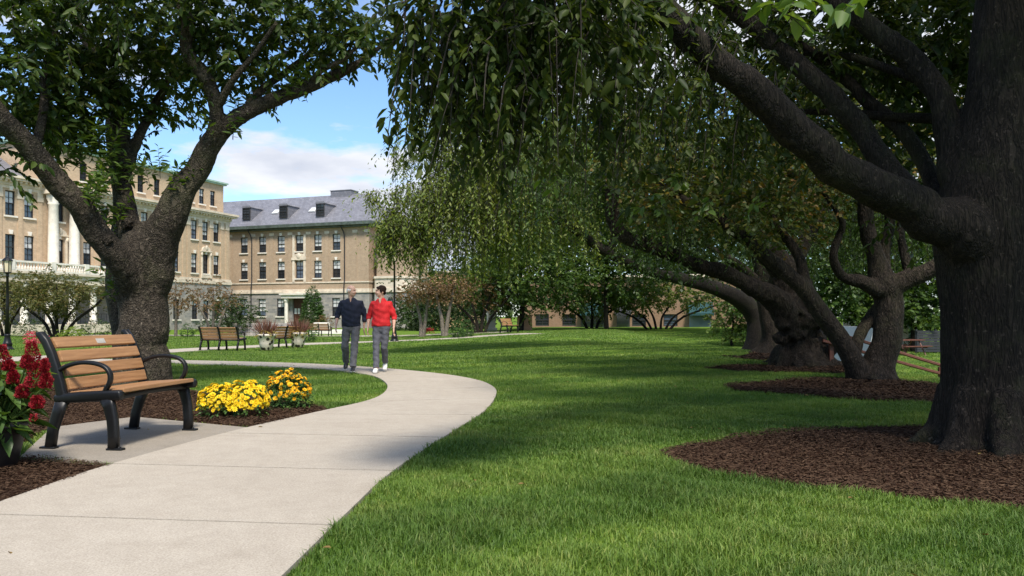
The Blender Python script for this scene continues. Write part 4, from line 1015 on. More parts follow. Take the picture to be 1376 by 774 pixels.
# hanging sprays at the left of the crown
for px, py, D, rx, ry, rd, n, ln in ((600, 10, 4.5, 50, 22, .4, 15, .75), (680, 0, 4.6, 70, 26, .6, 34, .95), (760, 0, 5.0, 70, 28, .7, 38, 1.15), (840, 20, 6.0, 70, 40, .8, 36, 1.05), (920, 70, 6.6, 60, 50, .9, 30, .9), (1000, 110, 7.0, 60, 50, .9, 22, .8), (590, 60, 4.5, 35, 30, .4, 8, .6), (690, 90, 4.7, 80, 40, .5, 24, .62), (880, 150, 6.0, 80, 20, .5, 9, .5), (555, 20, 4.4, 12, 30, .3, 5, .5)):
    c, r = clump(px, py, D, rx, ry, rd); A, o = blob(c, r, n, rng, .1)
    L = ln * rng.uniform(.5, 1.15, n)
    strands(so, A, rng, L, .022, .072, .44, True, np.tile([-.22, -.05, 0], (n, 1)), 0, 2, .004, .14)
    c, r = clump(px, py - 10, D, rx, ry * 1.1, rd); A, o = blob(c, r, n, rng, .1); sprays(so, A, rng, 15, .36, .6, .074, .44, True, o, .5, 0, 2, .0035)
for px, py, D, rx, ry, rd, n in ((1000, 20, 8.2, 80, 60, 1.0, 90), (1110, 40, 8.4, 90, 70, 1.0, 160), (1220, 40, 8.4, 80, 70, 1.0, 170), (1300, 60, 8.6, 60, 90, .8, 150), (1150, 150, 8.8, 100, 50, .7, 70), (1040, 190, 8.6, 80, 50, .8, 50), (1260, 190, 8.8, 60, 60, .6, 60), (900, 10, 8.0, 80, 50, 1.0, 80), (1230, 290, 8.9, 40, 25, .4, 12), (655, 0, 4.6, 70, 26, .5, 26), (770, 30, 5.2, 90, 50, .6, 56), (800, 60, 9.5, 80, 50, 1.0, 60), (950, 170, 7.6, 60, 40, .5, 18), (880, 250, 7.2, 60, 25, .4, 9)):
    c, r = clump(px, py, D, rx, ry, rd); A, o = blob(c, r, n, rng, .15); sprays(so, A, rng, 14, .45, .5, .115, .42, True, o, .5, 0, 2, .003)
# tips of lighter leaves near the lens and under the limbs
for px, py, D, n in ((1050, 18, 3.4, 2), (1078, 8, 3.4, 2), (955, 268, 6.6, 2), (880, 272, 6.8, 3), (1020, 262, 6.8, 2), (1150, 8, 3.6, 2), (740, 240, 6.8, 3), (905, 240, 6.9, 3)):
    A = np.array([W(px + rng.uniform(-14, 14), py + rng.uniform(-8, 8), D) for _ in range(n)]); sprays(so, A, rng, 7, .14, .6, .095, .58, True, None, .5, 1, 2, .0025)
# unseen crown clumps, added to shade the right trunk and ground
for c, r, n in (((5.8, 8.2, 6.0), (2.8, 3.0, .9), 150), ((5.0, 4.6, 5.8), (2.6, 2.2, .9), 420), ((6.8, 6.0, 8.0), (3.0, 3.6, 1.6), 150), ((7.6, 7.5, 5.4), (2.2, 3.5, 1.4), 200)):
    A, o = blob(c, r, n, rng, .2); sprays(so, A, rng, 12, .7, .3, .21, .5, False, o, .5, 0)
put(so.obj('crown', [MT['leaf_dark'], MT['leaf_sprout'], MT['twig']]), t)

# --- twin trunk tree
rng = np.random.default_rng(13)
g = GD(1168, 14.0); D0 = 14.0; by = HOR + (HC - g.z) * F_PX / D0
t = root_thing('maple_tree', 'forked tree with twin leaning stems between the two right mulch beds', 'tree', g)
bk = MT['bark_grey']
start_join()
add_limb(t, 'trunk', bk, [(1176, by + 6, D0), (1184, 480, D0), (1192, 440, D0), (1195, 405, D0), (1188, 380, D0), (1176, 350, D0), (1166, 310, D0), (1160, 260, D0), (1156, 200, D0)], [22, 19, 18, 18, 19, 12, 10, 9, 6], 60, 30, rng, .03, lobes=(.6, 5, .2, .16), zbase=g.z)
add_limb(t, 'trunk_stem', bk, [(1160, by + 4, D0), (1143, 480, 13.9), (1118, 440, 13.8), (1092, 402, 13.7), (1062, 372, 13.6), (1030, 345, 13.5), (1000, 318, 13.4), (960, 290, 13.3), (900, 258, 13.2), (850, 225, 13.2)], [16, 13, 12, 11, 10, 10, 9, 8, 6, 4], 60, 22, rng, .03, lobes=(.5, 5, .2, .16), zbase=g.z)
add_limb(t, 'limb', bk, [(1148, 490, 14.0), (1152, 458, 14.1), (1165, 432, 14.2), (1182, 412, 14.2)], [9, 8, 8, 8], 16, 9, rng, .06)
add_limb(t, 'limb', bk, [(1190, 392, 14.0), (1215, 378, 13.9), (1242, 368, 13.8), (1268, 352, 13.7), (1300, 320, 13.6), (1330, 280, 13.6)], [15, 13, 12, 10, 8, 5], 24, 12, rng, .07)
add_limb(t, 'limb', bk, [(1190, 385, 14.1), (1188, 340, 14.2), (1196, 300, 14.3), (1190, 250, 14.4)], [12, 8, 7, 4], 20, 10, rng, .07)
add_limb(t, 'limb', bk, [(1182, 390, 13.9), (1155, 378, 13.8), (1132, 372, 13.7), (1120, 345, 13.6), (1128, 318, 13.6), (1132, 300, 13.5), (1118, 275, 13.5), (1100, 250, 13.4)], [12, 9, 7, 6, 5, 5, 4, 3], 30, 9, rng, .08)
add_limb(t, 'limb', bk, [(1225, 374, 13.9), (1215, 340, 14), (1210, 310, 14), (1215, 270, 14.1)], [8, 6, 5, 4], 18, 9, rng, .07)
add_limb(t, 'limb', bk, [(1082, 390, 13.7), (1075, 350, 13.8), (1050, 310, 13.9), (1020, 270, 14)], [8, 7, 6, 4], 20, 9, rng, .07)
end_join(t, bk, .024, .010, 4, (6, 6, 1.6))
so = Soup()
for px, py, D, rx, ry, rd, n in ((950, 215, 13.2, 90, 45, 1.6, 260), (1050, 235, 13.4, 90, 45, 1.6, 260), (1010, 290, 13.0, 70, 30, 1.0, 120), (900, 265, 13.0, 50, 35, 1.0, 110), (1140, 220, 14, 80, 50, 1.6, 200), (1240, 230, 14.5, 80, 60, 1.6, 200), (980, 150, 14, 90, 60, 1.8, 200), (1100, 140, 14.5, 100, 70, 2.0, 240), (1250, 130, 15, 90, 80, 2.0, 220), (860, 190, 13.5, 60, 60, 1.4, 130), (1080, 300, 14.5, 60, 25, .8, 60)):
    c, r = clump(px, py, D, rx, ry, rd); A, o = blob(c, r, n, rng, .3); sprays(so, A, rng, 16, .40, .3, .085, .75, False, o, .6, 0, 1, .003)
put(so.obj('crown', [MT['leaf_maple'], MT['twig']]), t)

# --- gnarled tree
rng = np.random.default_rng(14)
g = GD(1080, 17.8); D0 = 17.8; by = HOR + (HC - g.z) * F_PX / D0
t = root_thing('weeping_cherry_tree', 'gnarled old tree with a swollen burr and one long limb leaning left', 'tree', g)
start_join()
add_limb(t, 'trunk', bk, [(1082, by + 5, D0), (1078, 470, D0), (1074, 445, D0), (1074, 425, D0), (1072, 405, D0), (1062, 385, D0), (1048, 360, D0), (1035, 330, D0)], [26, 22, 24, 28, 27, 23, 18, 13], 90, 60, rng, .06, lobes=(1.0, 6, .5, .22), zbase=g.z)
add_limb(t, 'limb', bk, [(1062, 425, 17.5), (1040, 402, 17.4), (1005, 385, 17.2), (965, 365, 17.0), (920, 350, 16.8), (870, 330, 16.6), (835, 312, 16.5), (822, 285, 16.5), (820, 250, 16.5), (810, 200, 16.5)], [20, 17, 12, 10, 9, 9, 10, 9, 9, 6], 44, 12, rng, .08)
add_limb(t, 'limb', bk, [(1050, 370, 17.8), (1015, 330, 17.6), (985, 300, 17.5), (940, 270, 17.4)], [12, 9, 7, 4], 22, 10, rng, .08)
add_limb(t, 'limb', bk, [(1060, 375, 18), (1080, 330, 18.2), (1110, 280, 18.4), (1120, 220, 18.6)], [12, 9, 7, 4], 22, 10, rng, .08)
for p, s_ in (((1060, 432, 17.45), .30), ((1088, 428, 17.4), .34), ((1072, 448, 17.4), .22), ((1068, 402, 17.5), .25), ((1096, 450, 17.55), .2), ((1050, 455, 17.5), .18)):
    c = W(*p); k = knob(c, (s_, s_ * .8, s_ * .8), rng, bk); V = np.array([v.co[:] for v in k.data.vertices]); JOIN.add(V, [np.array([q.vertices[:] for q in k.data.polygons if len(q.vertices) == 4]), np.array([q.vertices[:] for q in k.data.polygons if len(q.vertices) > 4])]); bpy.data.objects.remove(k, do_unlink=True)
roots(g, 9, .17, .32, .85, rng, .4)
end_join(t, bk, .03, .030, 3, (5, 5, 2.0))
so = Soup()
for px, py, D, rx, ry, rd, n, ln in ((860, 210, 17, 90, 60, 2.0, 240, 1.4), (760, 215, 17.5, 80, 50, 2.0, 170, 1.3), (980, 240, 17, 90, 50, 2, 200, 1.2), (1100, 250, 19, 120, 50, 1.8, 240, 1.9), (1210, 270, 19.5, 80, 40, 1.5, 170, 2.0), (900, 300, 16.8, 80, 25, 1.2, 90, .9)):
    c, r = clump(px, py, D, rx, ry, rd); A, o = blob(c, r, n, rng, .2); strands(so, A, rng, ln * rng.uniform(.4, 1.2, n), .05, .105, .42, False, None, 0, 1, .004, .15)
    A, o = blob(c, r, n, rng, .2); sprays(so, A, rng, 14, .5, .4, .10, .5, False, o, .6, 0)
put(so.obj('crown', [MT['leaf_bg'], MT['twig']]), t)

# --- pale rooted tree
rng = np.random.default_rng(15)
g = GD(1040, 23.5); D0 = 23.5; by = HOR + (HC - g.z) * F_PX / D0
t = root_thing('beech_tree', 'tree with pale spreading roots just behind the gnarled trunk', 'tree', g)
add_limb(t, 'trunk', MT['bark_grey'], [(1040, by + 3, D0), (1040, 455, D0), (1036, 430, D0), (1032, 400, D0), (1026, 370, D0), (1018, 330, D0), (1010, 280, D0)], [17, 15, 14, 13, 13, 11, 8], 30, 20, rng, .08, lobes=(1.5, 6, .2, .22), zbase=g.z)
add_limb(t, 'limb', MT['bark_grey'], [(1030, 400, D0), (1012, 372, 23.4), (985, 350, 23.2), (950, 330, 23)], [9, 7, 6, 3], 18, 9, rng, .08)
so = Soup()
for px, py, D, rx, ry, rd, n in ((1010, 290, 24, 110, 50, 2.5, 300), (920, 330, 23, 80, 40, 2.0, 200), (1100, 310, 25, 90, 50, 2.4, 220), (990, 220, 25, 120, 60, 2.5, 260)):
    c, r = clump(px, py, D, rx, ry, rd); A, o = blob(c, r, n, rng, .3); sprays(so, A, rng, 15, .6, .35, .13, .6, False, o, .6, 0)
put(so.obj('crown', [MT['leaf_bgdark']]), t)

# --- arching weeping tree
rng = np.random.default_rng(16)
g = GD(1012, 30); D0 = 30.0; by = HOR + (HC - g.z) * F_PX / D0
t = root_thing('weeping_tree', 'arching weeping tree whose green curtains hang over the walking pair', 'tree', g)
add_limb(t, 'trunk', MT['bark_dark'], [(1018, by + 3, D0), (1019, 445, D0), (1014, 425, D0), (1000, 405, 29.8), (972, 390, 29.5), (930, 378, 29), (880, 366, 28.5), (830, 345, 28), (780, 315, 27.5), (730, 280, 27), (690, 235, 27)], [17, 15, 13, 12, 10, 8.5, 7.5, 7, 6, 5, 4], 50, 14, rng, .06, lobes=(.8, 5, .3, .25), zbase=g.z)
add_limb(t, 'limb', MT['bark_dark'], [(770, 308, 27.4), (710, 275, 26.5), (660, 242, 26.2), (620, 232, 26)], [5, 4, 3, 1.6], 24, 9, rng, .06)
add_limb(t, 'limb', MT['bark_dark'], [(820, 340, 28), (830, 290, 28.5), (820, 230, 29), (800, 170, 29.5)], [6, 5, 4, 3], 22, 9, rng, .06)
so = Soup()
for px, py, D, rx, ry, rd, n, ln in ((650, 235, 26, 75, 55, 2.2, 380, 3.0), (578, 258, 25.6, 50, 20, 1.5, 150, 2.6), (720, 210, 27, 80, 60, 2.4, 330, 3.2), (530, 285, 25.3, 20, 12, .8, 44, 1.5), (510, 260, 25.2, 24, 7, .5, 40, .5), (550, 300, 25.2, 40, 12, .9, 70, 1.5), (520, 310, 25.2, 10, 10, .5, 22, 1.2), (575, 160, 26.5, 40, 50, 1.2, 90, 1.1), (545, 205, 26, 22, 16, .8, 40, 1.0), (620, 165, 26.5, 60, 60, 2, 240, 2.0), (800, 235, 28.5, 90, 60, 2.6, 320, 2.4), (610, 300, 25.6, 65, 18, 1.2, 70, 1.5), (690, 130, 27.5, 90, 70, 2.4, 260, 2.0)):
    c, r = clump(px, py, D, rx, ry, rd); A, o = blob(c, r, n, rng, .35)
    strands(so, A, rng, ln * rng.uniform(.3, 1.1, n), .062, .16, .34, False, np.tile([-.10, -.05, 0], (n, 1)) , 0, 1, .006, .12)
    A, o = blob(c, r, n // 2, rng, .5); sprays(so, A, rng, 10, .9, .8, .15, .34, False, o, .8, 0)
put(so.obj('crown', [MT['leaf_weep'], MT['twig']]), t)

# --- background trees
def bg_tree(name, label, px, D, h, rx, ry, zc, rz, leaf, n, seed, bark='bark_dark', trunk_r=.25, lsize=.24, group='background trees', stems=1, nl=14, lump=26, lowtrunk=None, asp=.6):
    rng = np.random.default_rng(seed); g = GD(px, D)
    t = root_thing(name, label, 'tree', g, group)
    for k in range(stems):
        so = Soup(); dx = (k - (stems - 1) / 2) * rx * .55; dy = rng.uniform(-.3, .3) * (stems > 1)
        P = [(g.x + dx * .12, g.y, g.z - .15, trunk_r * 1.3), (g.x + dx * .3 + rng.normal() * .05, g.y + dy * .4, g.z + zc * .35, trunk_r), (g.x + dx * .75, g.y + dy, g.z + zc * .75, trunk_r * .75), (g.x + dx * 1.15, g.y + dy, g.z + zc + rz * .4, trunk_r * .35)]
        c = catmull(P, 16); V, F = tube_arr(c[:, :3], c[:, 3], 9, rng, .08); so.add(V, F)
        put(so.obj('trunk', [MT[bark]], None, True), t)
    so = Soup(); lc, lo = blob((g.x, g.y, g.z + zc), (rx * .78, ry * .78, rz * .78), lump, rng, .55)
    for c in lc:
        s_ = rng.uniform(.26, .48); A, o = blob(c, (rx * s_, ry * s_, rz * s_ * .75), max(3, n // lump), rng, .5)
        sprays(so, A, rng, nl, lsize * 3.2, .25, lsize, asp, False, o, .9, 0)
    put(so.obj('crown', [MT[leaf]]), t); return t
bg_tree('leafy_tree', 'broad bright green tree left of the sunlit far lawn, over the garden stones', 700, 58, 12, 5.2, 4, 4.6, 3.9, 'leaf_bg', 2000, 21, trunk_r=.16, lump=44)
bg_tree('leafy_tree', 'tall dark green tree behind the arching limb, in front of the teal awnings', 815, 62, 13, 6.8, 4, 6.6, 4.6, 'leaf_bg', 2200, 22, trunk_r=.16, lump=50, lsize=.28)
bg_tree('leafy_tree', 'low spreading pale green tree with slanting stems before the teal awning', 795, 66, 6, 5.4, 3, 2.6, 1.5, 'leaf_pale', 700, 23, trunk_r=.12, stems=3, lsize=.24)
bg_tree('leafy_tree', 'yellow green vase shaped tree with fanned stems before the low brick building', 885, 66, 6, 5.4, 3, 3.0, 1.5, 'leaf_pale', 700, 24, trunk_r=.09, stems=6, lsize=.24)
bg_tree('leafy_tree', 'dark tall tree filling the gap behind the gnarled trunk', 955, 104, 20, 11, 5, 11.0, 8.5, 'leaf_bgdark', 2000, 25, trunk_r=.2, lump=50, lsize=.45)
bg_tree('leafy_tree', 'pale drooping shrub like tree beside the arching trunk', 985, 48, 5, 1.9, 1.5, 1.6, 1.5, 'leaf_pale', 340, 26, trunk_r=.08, lsize=.18)
bg_tree('leafy_tree', 'great dark tree rising behind the row of old trunks', 880, 108, 30, 20, 7, 24, 14, 'leaf_bg', 2600, 27, trunk_r=.3, lsize=.5, lump=60)
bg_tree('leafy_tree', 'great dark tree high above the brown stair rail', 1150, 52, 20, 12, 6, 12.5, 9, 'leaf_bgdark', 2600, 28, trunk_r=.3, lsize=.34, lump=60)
bg_tree('leafy_tree', 'mid green tree beyond the rail, between the twin stems and the nearest trunk', 1228, 42, 9, 5.6, 2.6, 4.6, 4.2, 'leaf_bg', 2000, 29, trunk_r=.16, lsize=.24, lump=40)
bg_tree('leafy_tree', 'deep green tree behind the twin trunk tree', 1105, 46, 9, 6.2, 3, 4.4, 4.2, 'leaf_bg', 1800, 30, trunk_r=.16, lsize=.22, lump=36)
bg_tree('leafy_tree', 'dark tree at the far right behind the nearest trunk', 1350, 44, 10, 6.5, 3, 5.2, 5.2, 'leaf_bgdark', 1200, 31, trunk_r=.2, lsize=.22)
bg_tree('leafy_tree', 'dark tree above the weeping curtains at the picture top', 735, 106, 28, 13, 6, 21, 12, 'leaf_bgdark', 1700, 32, trunk_r=.25, lsize=.5, lump=50)
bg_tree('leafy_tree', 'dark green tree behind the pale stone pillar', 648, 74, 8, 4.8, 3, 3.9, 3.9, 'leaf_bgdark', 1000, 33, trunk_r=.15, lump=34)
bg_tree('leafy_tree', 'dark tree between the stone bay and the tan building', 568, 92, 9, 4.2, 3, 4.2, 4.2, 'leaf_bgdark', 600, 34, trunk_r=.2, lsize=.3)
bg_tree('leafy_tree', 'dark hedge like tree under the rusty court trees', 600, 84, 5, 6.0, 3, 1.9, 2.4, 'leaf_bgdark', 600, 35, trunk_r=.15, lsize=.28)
# small court trees
bg_tree('crape_myrtle', 'olive crape myrtle with several stems before the white porch, by the left lamp', 78, 56, 6, 3.3, 2.2, 3.1, 1.9, 'leaf_myrtle', 1100, 41, 'bark_dark', .11, .15, 'small court trees', 5)
bg_tree('crape_myrtle', 'dull olive crape myrtle at the left edge behind the lamp', 8, 58, 5, 2.8, 2, 3.0, 1.9, 'leaf_myrtle', 600, 42, 'bark_dark', .09, .15, 'small court trees', 3)
bg_tree('crape_myrtle', 'thin rusty court tree with a pale stem just right of the big cherry trunk', 236, 58, 5, 1.9, 1.6, 3.5, 1.7, 'leaf_rust', 210, 43, 'bark_pale', .11, .14, 'small court trees', 1)
bg_tree('crape_myrtle', 'bare looking pale stemmed court tree behind the far bench', 286, 57, 5, 2.2, 1.7, 3.0, 1.5, 'leaf_rust', 230, 44, 'bark_pale', .10, .13, 'small court trees', 3)
bg_tree('crape_myrtle', 'dark bushy court tree beside the bare pale stemmed one', 312, 62, 4, 2.3, 1.8, 1.7, 1.7, 'leaf_bgdark', 420, 45, 'bark_dark', .09, .16, 'small court trees', 2)
bg_tree('crape_myrtle', 'reddish court tree left of its twin, right of the woman in red', 567, 52, 4.4, 2.1, 1.7, 3.2, 1.1, 'leaf_rust', 330, 46, 'bark_pale', .12, .13, 'small court trees', 2)
bg_tree('crape_myrtle', 'reddish court tree right of its twin, beside the round evergreens', 597, 51, 4.4, 2.2, 1.7, 3.2, 1.1, 'leaf_rust', 340, 47, 'bark_pale', .12, .13, 'small court trees', 2)
bg_tree('crape_myrtle', 'wide rusty court tree beside the pale stone pillar', 645, 56, 4.4, 2.8, 1.8, 2.9, 1.2, 'leaf_rust', 300, 48, 'bark_dark', .1, .14, 'small court trees', 4)

# ------------------------------------------------------------------ shrubs
def shrub(name, label, px, D, hw, h, leaf, n, seed, cone=False, lsize=.09, group=None, up=0.0):
    rng = np.random.default_rng(seed); g = GD(px, D)
    t = root_thing(name, label, 'shrub', g, group)
    m = MB(); m.loft([(0, 0, -.1), (0, 0, h * .5)], [.04, .02], [.04, .02], seg=7); m.build('stem', MT['twig'], t)
    so = Soup()
    if cone:
        z = h * (1 - np.sqrt(rng.uniform(0, 1, n))); r = hw * (1 - z / h) ** .55 * np.clip(z / (h * .15), .5, 1) * rng.uniform(.75, 1.05, n); a = rng.uniform(0, 6.28, n)
        A = np.column_stack([r * np.cos(a), r * np.sin(a), z + .03]); o = np.column_stack([np.cos(a), np.sin(a), np.full(n, 1.0)])
    else:
        A, o = blob((0, 0, h * .5), (hw, hw, h * .52), n, rng, .5); A[:, 2] = np.maximum(A[:, 2], .02)
    sprays(so, A, rng, 8, lsize * 1.8, .1, lsize, .5, False, unit(o), 1.2, 0, up=up)
    so.obj('foliage', [MT[leaf]], t); return t
shrub('arborvitae', 'tall narrow bright green evergreen beside the brown door', 420, 96, 1.45, 5.3, 'leaf_cone', 1900, 61, True, .2)
shrub('blue_spruce', 'small dusky conical spruce left of the tall evergreen', 413, 90, 1.0, 2.6, 'leaf_bgdark', 200, 62, True, .2)
shrub('evergreen_shrub', 'round topped small evergreen left of its pair by the far path', 615, 45, .50, 1.0, 'leaf_cone', 220, 63, True, .08, 'evergreen shrubs')
shrub('evergreen_shrub', 'round topped small evergreen right of its pair by the far path', 627.5, 46, .47, 1.05, 'leaf_cone', 220, 64, True, .08, 'evergreen shrubs')
shrub('evergreen_shrub', 'little dark conical shrub between the court trees, left of the far bench', 252, 55, .55, 1.0, 'leaf_cone', 160, 65, True, .09, 'evergreen shrubs')
shrub('boxwood_shrub', 'bright yellow green shrub under the olive crape myrtle', 96, 50, .75, .75, 'leaf_bright', 220, 66, False, .1)
shrub('evergreen_shrub', 'green rounded shrub just right of the mosaic planters', 415, 44, .45, 1.15, 'leaf_cone', 240, 67, False, .08, 'evergreen shrubs')
shrub('foundation_shrub', 'wide dark shrub at the stone wall behind the far bench', 330, 70, 1.9, 1.2, 'leaf_bgdark', 260, 68, False, .16, 'foundation shrubs')
shrub('foundation_shrub', 'low dark shrub at the foot of the stone bay', 545, 88, 1.9, 1.1, 'leaf_bgdark', 220, 69, False, .18, 'foundation shrubs')
shrub('foundation_shrub', 'low green shrub left of the thin rusty tree', 205, 62, 1.2, 1.0, 'leaf_cone', 160, 70, False, .14, 'foundation shrubs')
shrub('foundation_shrub', 'dark shrub mound in front of the white porch', 40, 66, 1.5, 1.2, 'leaf_bgdark', 200, 71, False, .15, 'foundation shrubs')
shrub('foundation_shrub', 'dark shrub mound at the porch corner', 128, 64, 1.3, 1.1, 'leaf_bgdark', 180, 72, False, .15, 'foundation shrubs')
shrub('flowering_shrub', 'low clump of pink red flowers behind the near bench', 48, 40, .5, .55, 'pink_flower', 150, 73, False, .09)
shrub('barberry_shrub', 'reddish shrub right of the tall narrow evergreen', 437, 86, .9, 1.6, 'leaf_rust', 120, 74, False, .16)
shrub('foundation_shrub', 'dark shrub at the foot of the tan wing corner', 285, 80, 1.6, 1.1, 'leaf_bgdark', 180, 75, False, .17, 'foundation shrubs')

# ------------------------------------------------------------------ benches
BACK = [(.175, .44), (.20, .56), (.235, .68), (.275, .80), (.325, .905), (.375, .965)]
def bench(label, loc, rz, L, mid=False, group=None, plaque=False):
    t = thing('park_bench', label, 'bench', loc, rz, group)
    bi = MT['black_iron']
    def frame(x, arm, name):
        f = MB()
        f.loft([(x, y, z) for y, z in [(.165, .40)] + BACK + [(.40, .968)]], [.032] * 8, [.044, .046, .042, .04, .038, .036, .034, .02], seg=14, pw=3.5)
        f.loft([(x, y, z) for y, z in [(-.375, .462), (-.36, .462), (-.20, .452), (0, .440), (.20, .425), (.23, .425)]], [.034] * 6, [.026, .042, .046, .046, .042, .028], seg=14, pw=3.5)
        fr = f.build(name, bi, t, True)
        m = MB(); m.loft([(x, y, z) for y, z in [(-.235, .43), (-.262, .36), (-.288, .25), (-.298, .12), (-.296, .012)]], [.031] * 5, [.062, .052, .047, .045, .047], seg=14, pw=3.5)
        m.rbox((x, -.315, .009), (.062, .14, .018), .005); m.ell((x, -.345, .02), (.013, .013, .012), None, 8, 5); m.build('leg', bi, t, True)
        m = MB(); m.loft([(x, y, z) for y, z in [(.17, .41), (.215, .30), (.262, .16), (.285, .012)]], [.031] * 4, [.056, .048, .045, .046], seg=14, pw=3.5)
        m.rbox((x, .30, .009), (.062, .14, .018), .005); m.build('leg', bi, t, True)
        if arm:
            c = catmull([(.235, .645), (.13, .70), (.01, .728), (-.12, .725), (-.225, .69), (-.268, .625), (-.258, .555), (-.225, .505), (-.215, .46)], 26)
            m = MB(); m.loft([(x, p[0], p[1]) for p in c], [.025] * 26, [.018] * 26, seg=12, pw=3); m.build('armrest', bi, t, True)
    for sgn in (-1, 1): frame(sgn * L / 2, True, 'side_frame')
    if mid: frame(0, False, 'side_frame')
    spans = [(-L / 2 + .03, L / 2 - .03)] if not mid else [(-L / 2 + .03, -.03), (.03, L / 2 - .03)]
    ys = [-.325, -.222, -.120, -.018, .082]
    for k, y in enumerate(ys):
        for a, b in spans:
            m = MB(); rt = Matrix.Rotation(math.radians(-4), 3, 'X')
            m.rbox(((a + b) / 2, y, .492 - .07 * (y + .3)), (b - a, .094, .036), .008, rt); m.build('seat_slat', MT['wood'], t)
    for k, (y, z, an) in enumerate(((.172, .545, 16), (.207, .660, 19), (.252, .778, 23), (.305, .893, 30))):
        for a, b in spans:
            m = MB(); m.rbox(((a + b) / 2, y - .025, z), (b - a, .032, .100), .008, Matrix.Rotation(-math.radians(an), 3, 'X')); o = m.build('back_slat', MT['wood'], t)
            if plaque and k == 3:
                m = MB(); m.rbox((.04, y - .0435, z), (.115, .006, .05), .002, Matrix.Rotation(-math.radians(an), 3, 'X')); m.build('plaque', MT['plaque'], o)
    m = MB(); c = [(x, -.30 + .02, .425 + .018 * math.cos(math.pi * x / L)) for x in np.linspace(-L / 2, L / 2, 9)]
    m.loft(c, [.016] * 9, [.022] * 9, (0, 1, 0), 10, 3); m.loft([(-L / 2, .12, .41), (L / 2, .12, .41)], .016, .02, (0, 1, 0), 10, 3); m.build('stretcher', bi, t, True)
    return t
nb = Vector((-3.55, 7.08, .024))
bench('near bench of honey wood slats and black iron arms on the concrete pad', nb, math.radians(90 - 8), 1.13, plaque=True)
g = G(299, 471.5); bench('far bench seen from behind, its slatted back split by a middle bar', g + Vector((0, 0, .03)), math.radians(180 - 12), 1.68, True, 'benches along the far path')
g = G(380, 468); bench('far bench turned sideways between the two mosaic planters', g + Vector((0, 0, .03)), math.radians(180 + 52), 1.45, True, 'benches along the far path')
g = G(430, 452); bench('small far bench half hidden by the man in navy', g + Vector((0, 0, .03)), math.radians(170), 1.6, True, 'benches along the far path')
g = G(684, 447.5); bench('tiny dark bench at the end of the far path, left of the wooden box', g + Vector((0, 0, .03)), math.radians(60), 1.4, False, 'benches along the far path')

# ------------------------------------------------------------------ planters and flowers
def planter(label, px, py, seed):
    rng = np.random.default_rng(seed); g = G(px, py)
    t = thing('mosaic_planter', label, 'planter', g + Vector((0, 0, .03)), .4 * seed, 'mosaic planters by the far benches')
    m = MB(); m.lathe([(.20, 0), (.23, .02), (.30, .30), (.355, .56), (.39, .58), (.395, .66), (.34, .67), (.32, .60)], seg=24); m.build('pot', MT['mosaic'], t, True)
    so = Soup(); n = 190; a = rng.uniform(0, 6.28, n); r = .26 * np.sqrt(rng.uniform(0, 1, n))
    P = np.column_stack([r * np.cos(a), r * np.sin(a), np.full(n, .62)]); U = np.column_stack([np.cos(a) * r * 2.2, np.sin(a) * r * 2.2, np.ones(n)]) + rng.normal(size=(n, 3)) * .2
    V, F = leaves(P, U, rng.normal(size=(n, 3)), rng.uniform(.45, .85, n), .028); so.add(V, F, 0); so.obj('grass_plume', [MT['grass_plum']], t)
    so = Soup(); A, o = blob((0, 0, .68), (.36, .36, .13), 90, rng, .3); sprays(so, A, rng, 8, .16, .5, .07, .5, False, o, 1, 0); so.obj('foliage', [MT['straw']], t)
planter('left mosaic planter of plum coloured grass, just right of the far bench', 358, 471.5, 1)
planter('right mosaic planter of plum coloured grass, beside the sideways bench', 401, 467.5, 2)

# celosia in a black pot at the left edge
g = Vector((-3.88, 5.72, .02)); rng = np.random.default_rng(77)
t = thing('potted_celosia', 'black pot of crimson plumed flowers with broad green leaves at the left edge', 'potted plant', g)
m = MB(); m.lathe([(.17, 0), (.19, .01), (.225, .16), (.245, .30), (.262, .305), (.262, .35), (.235, .352), (.22, .30)], seg=28); m.build('pot', MT['pot'], t, True)
so = Soup(); n = 420
a = rng.uniform(0, 6.28, n); h = rng.uniform(.30, .74, n); r = .05 + .19 * rng.uniform(0, 1, n)
P = np.column_stack([r * np.cos(a), r * np.sin(a), h]); dn = rng.uniform(-.85, .4, n) - (h < .45) * .15
U = np.column_stack([np.cos(a), np.sin(a), dn]) + rng.normal(size=(n, 3)) * .18; N = np.column_stack([np.cos(a) * .5, np.sin(a) * .5, np.ones(n)]) + rng.normal(size=(n, 3)) * .3
L = rng.uniform(.13, .26, n); V, F = leaves(P, U, N, L, L * .37, True, .5); so.add(V, F); so.obj('foliage', [MT['leaf_celosia']], t)
def plume(px, py, rx, rz, D=5.6, n=900):
    c = np.array(W(px, py, D)) - np.array(g); so = Soup()
    z = rng.uniform(-1, 1, n); a = rng.uniform(0, 6.28, n); prof = np.sqrt(np.clip(1 - (z * .9)**2, .05, 1)) * (1 - .35 * z) * (.85 + .25 * np.sin(a * 3 + z * 5))
    A = c + np.column_stack([np.cos(a) * prof * rx * .62, np.sin(a) * prof * rx * .62, z * rz * .9]); U = np.column_stack([np.cos(a), np.sin(a), np.full(n, .75)]) + rng.normal(size=(n, 3)) * .35
    V, F = leaves(A, U, rng.normal(size=(n, 3)), rng.uniform(.012, .026, n), .010); so.add(V, F, 0)
    m = MB(); m.loft([tuple(c - np.array([0, 0, rz * .4])), (c[0] * .4, c[1] * .4, .35)], .008, .007, seg=6); so.add(np.array(m.V), [np.array([f for f in m.F if len(f) == 4])], 1)
    so.obj('bloom', [MT['bloom_red'], MT['leaf_celosia']], t)
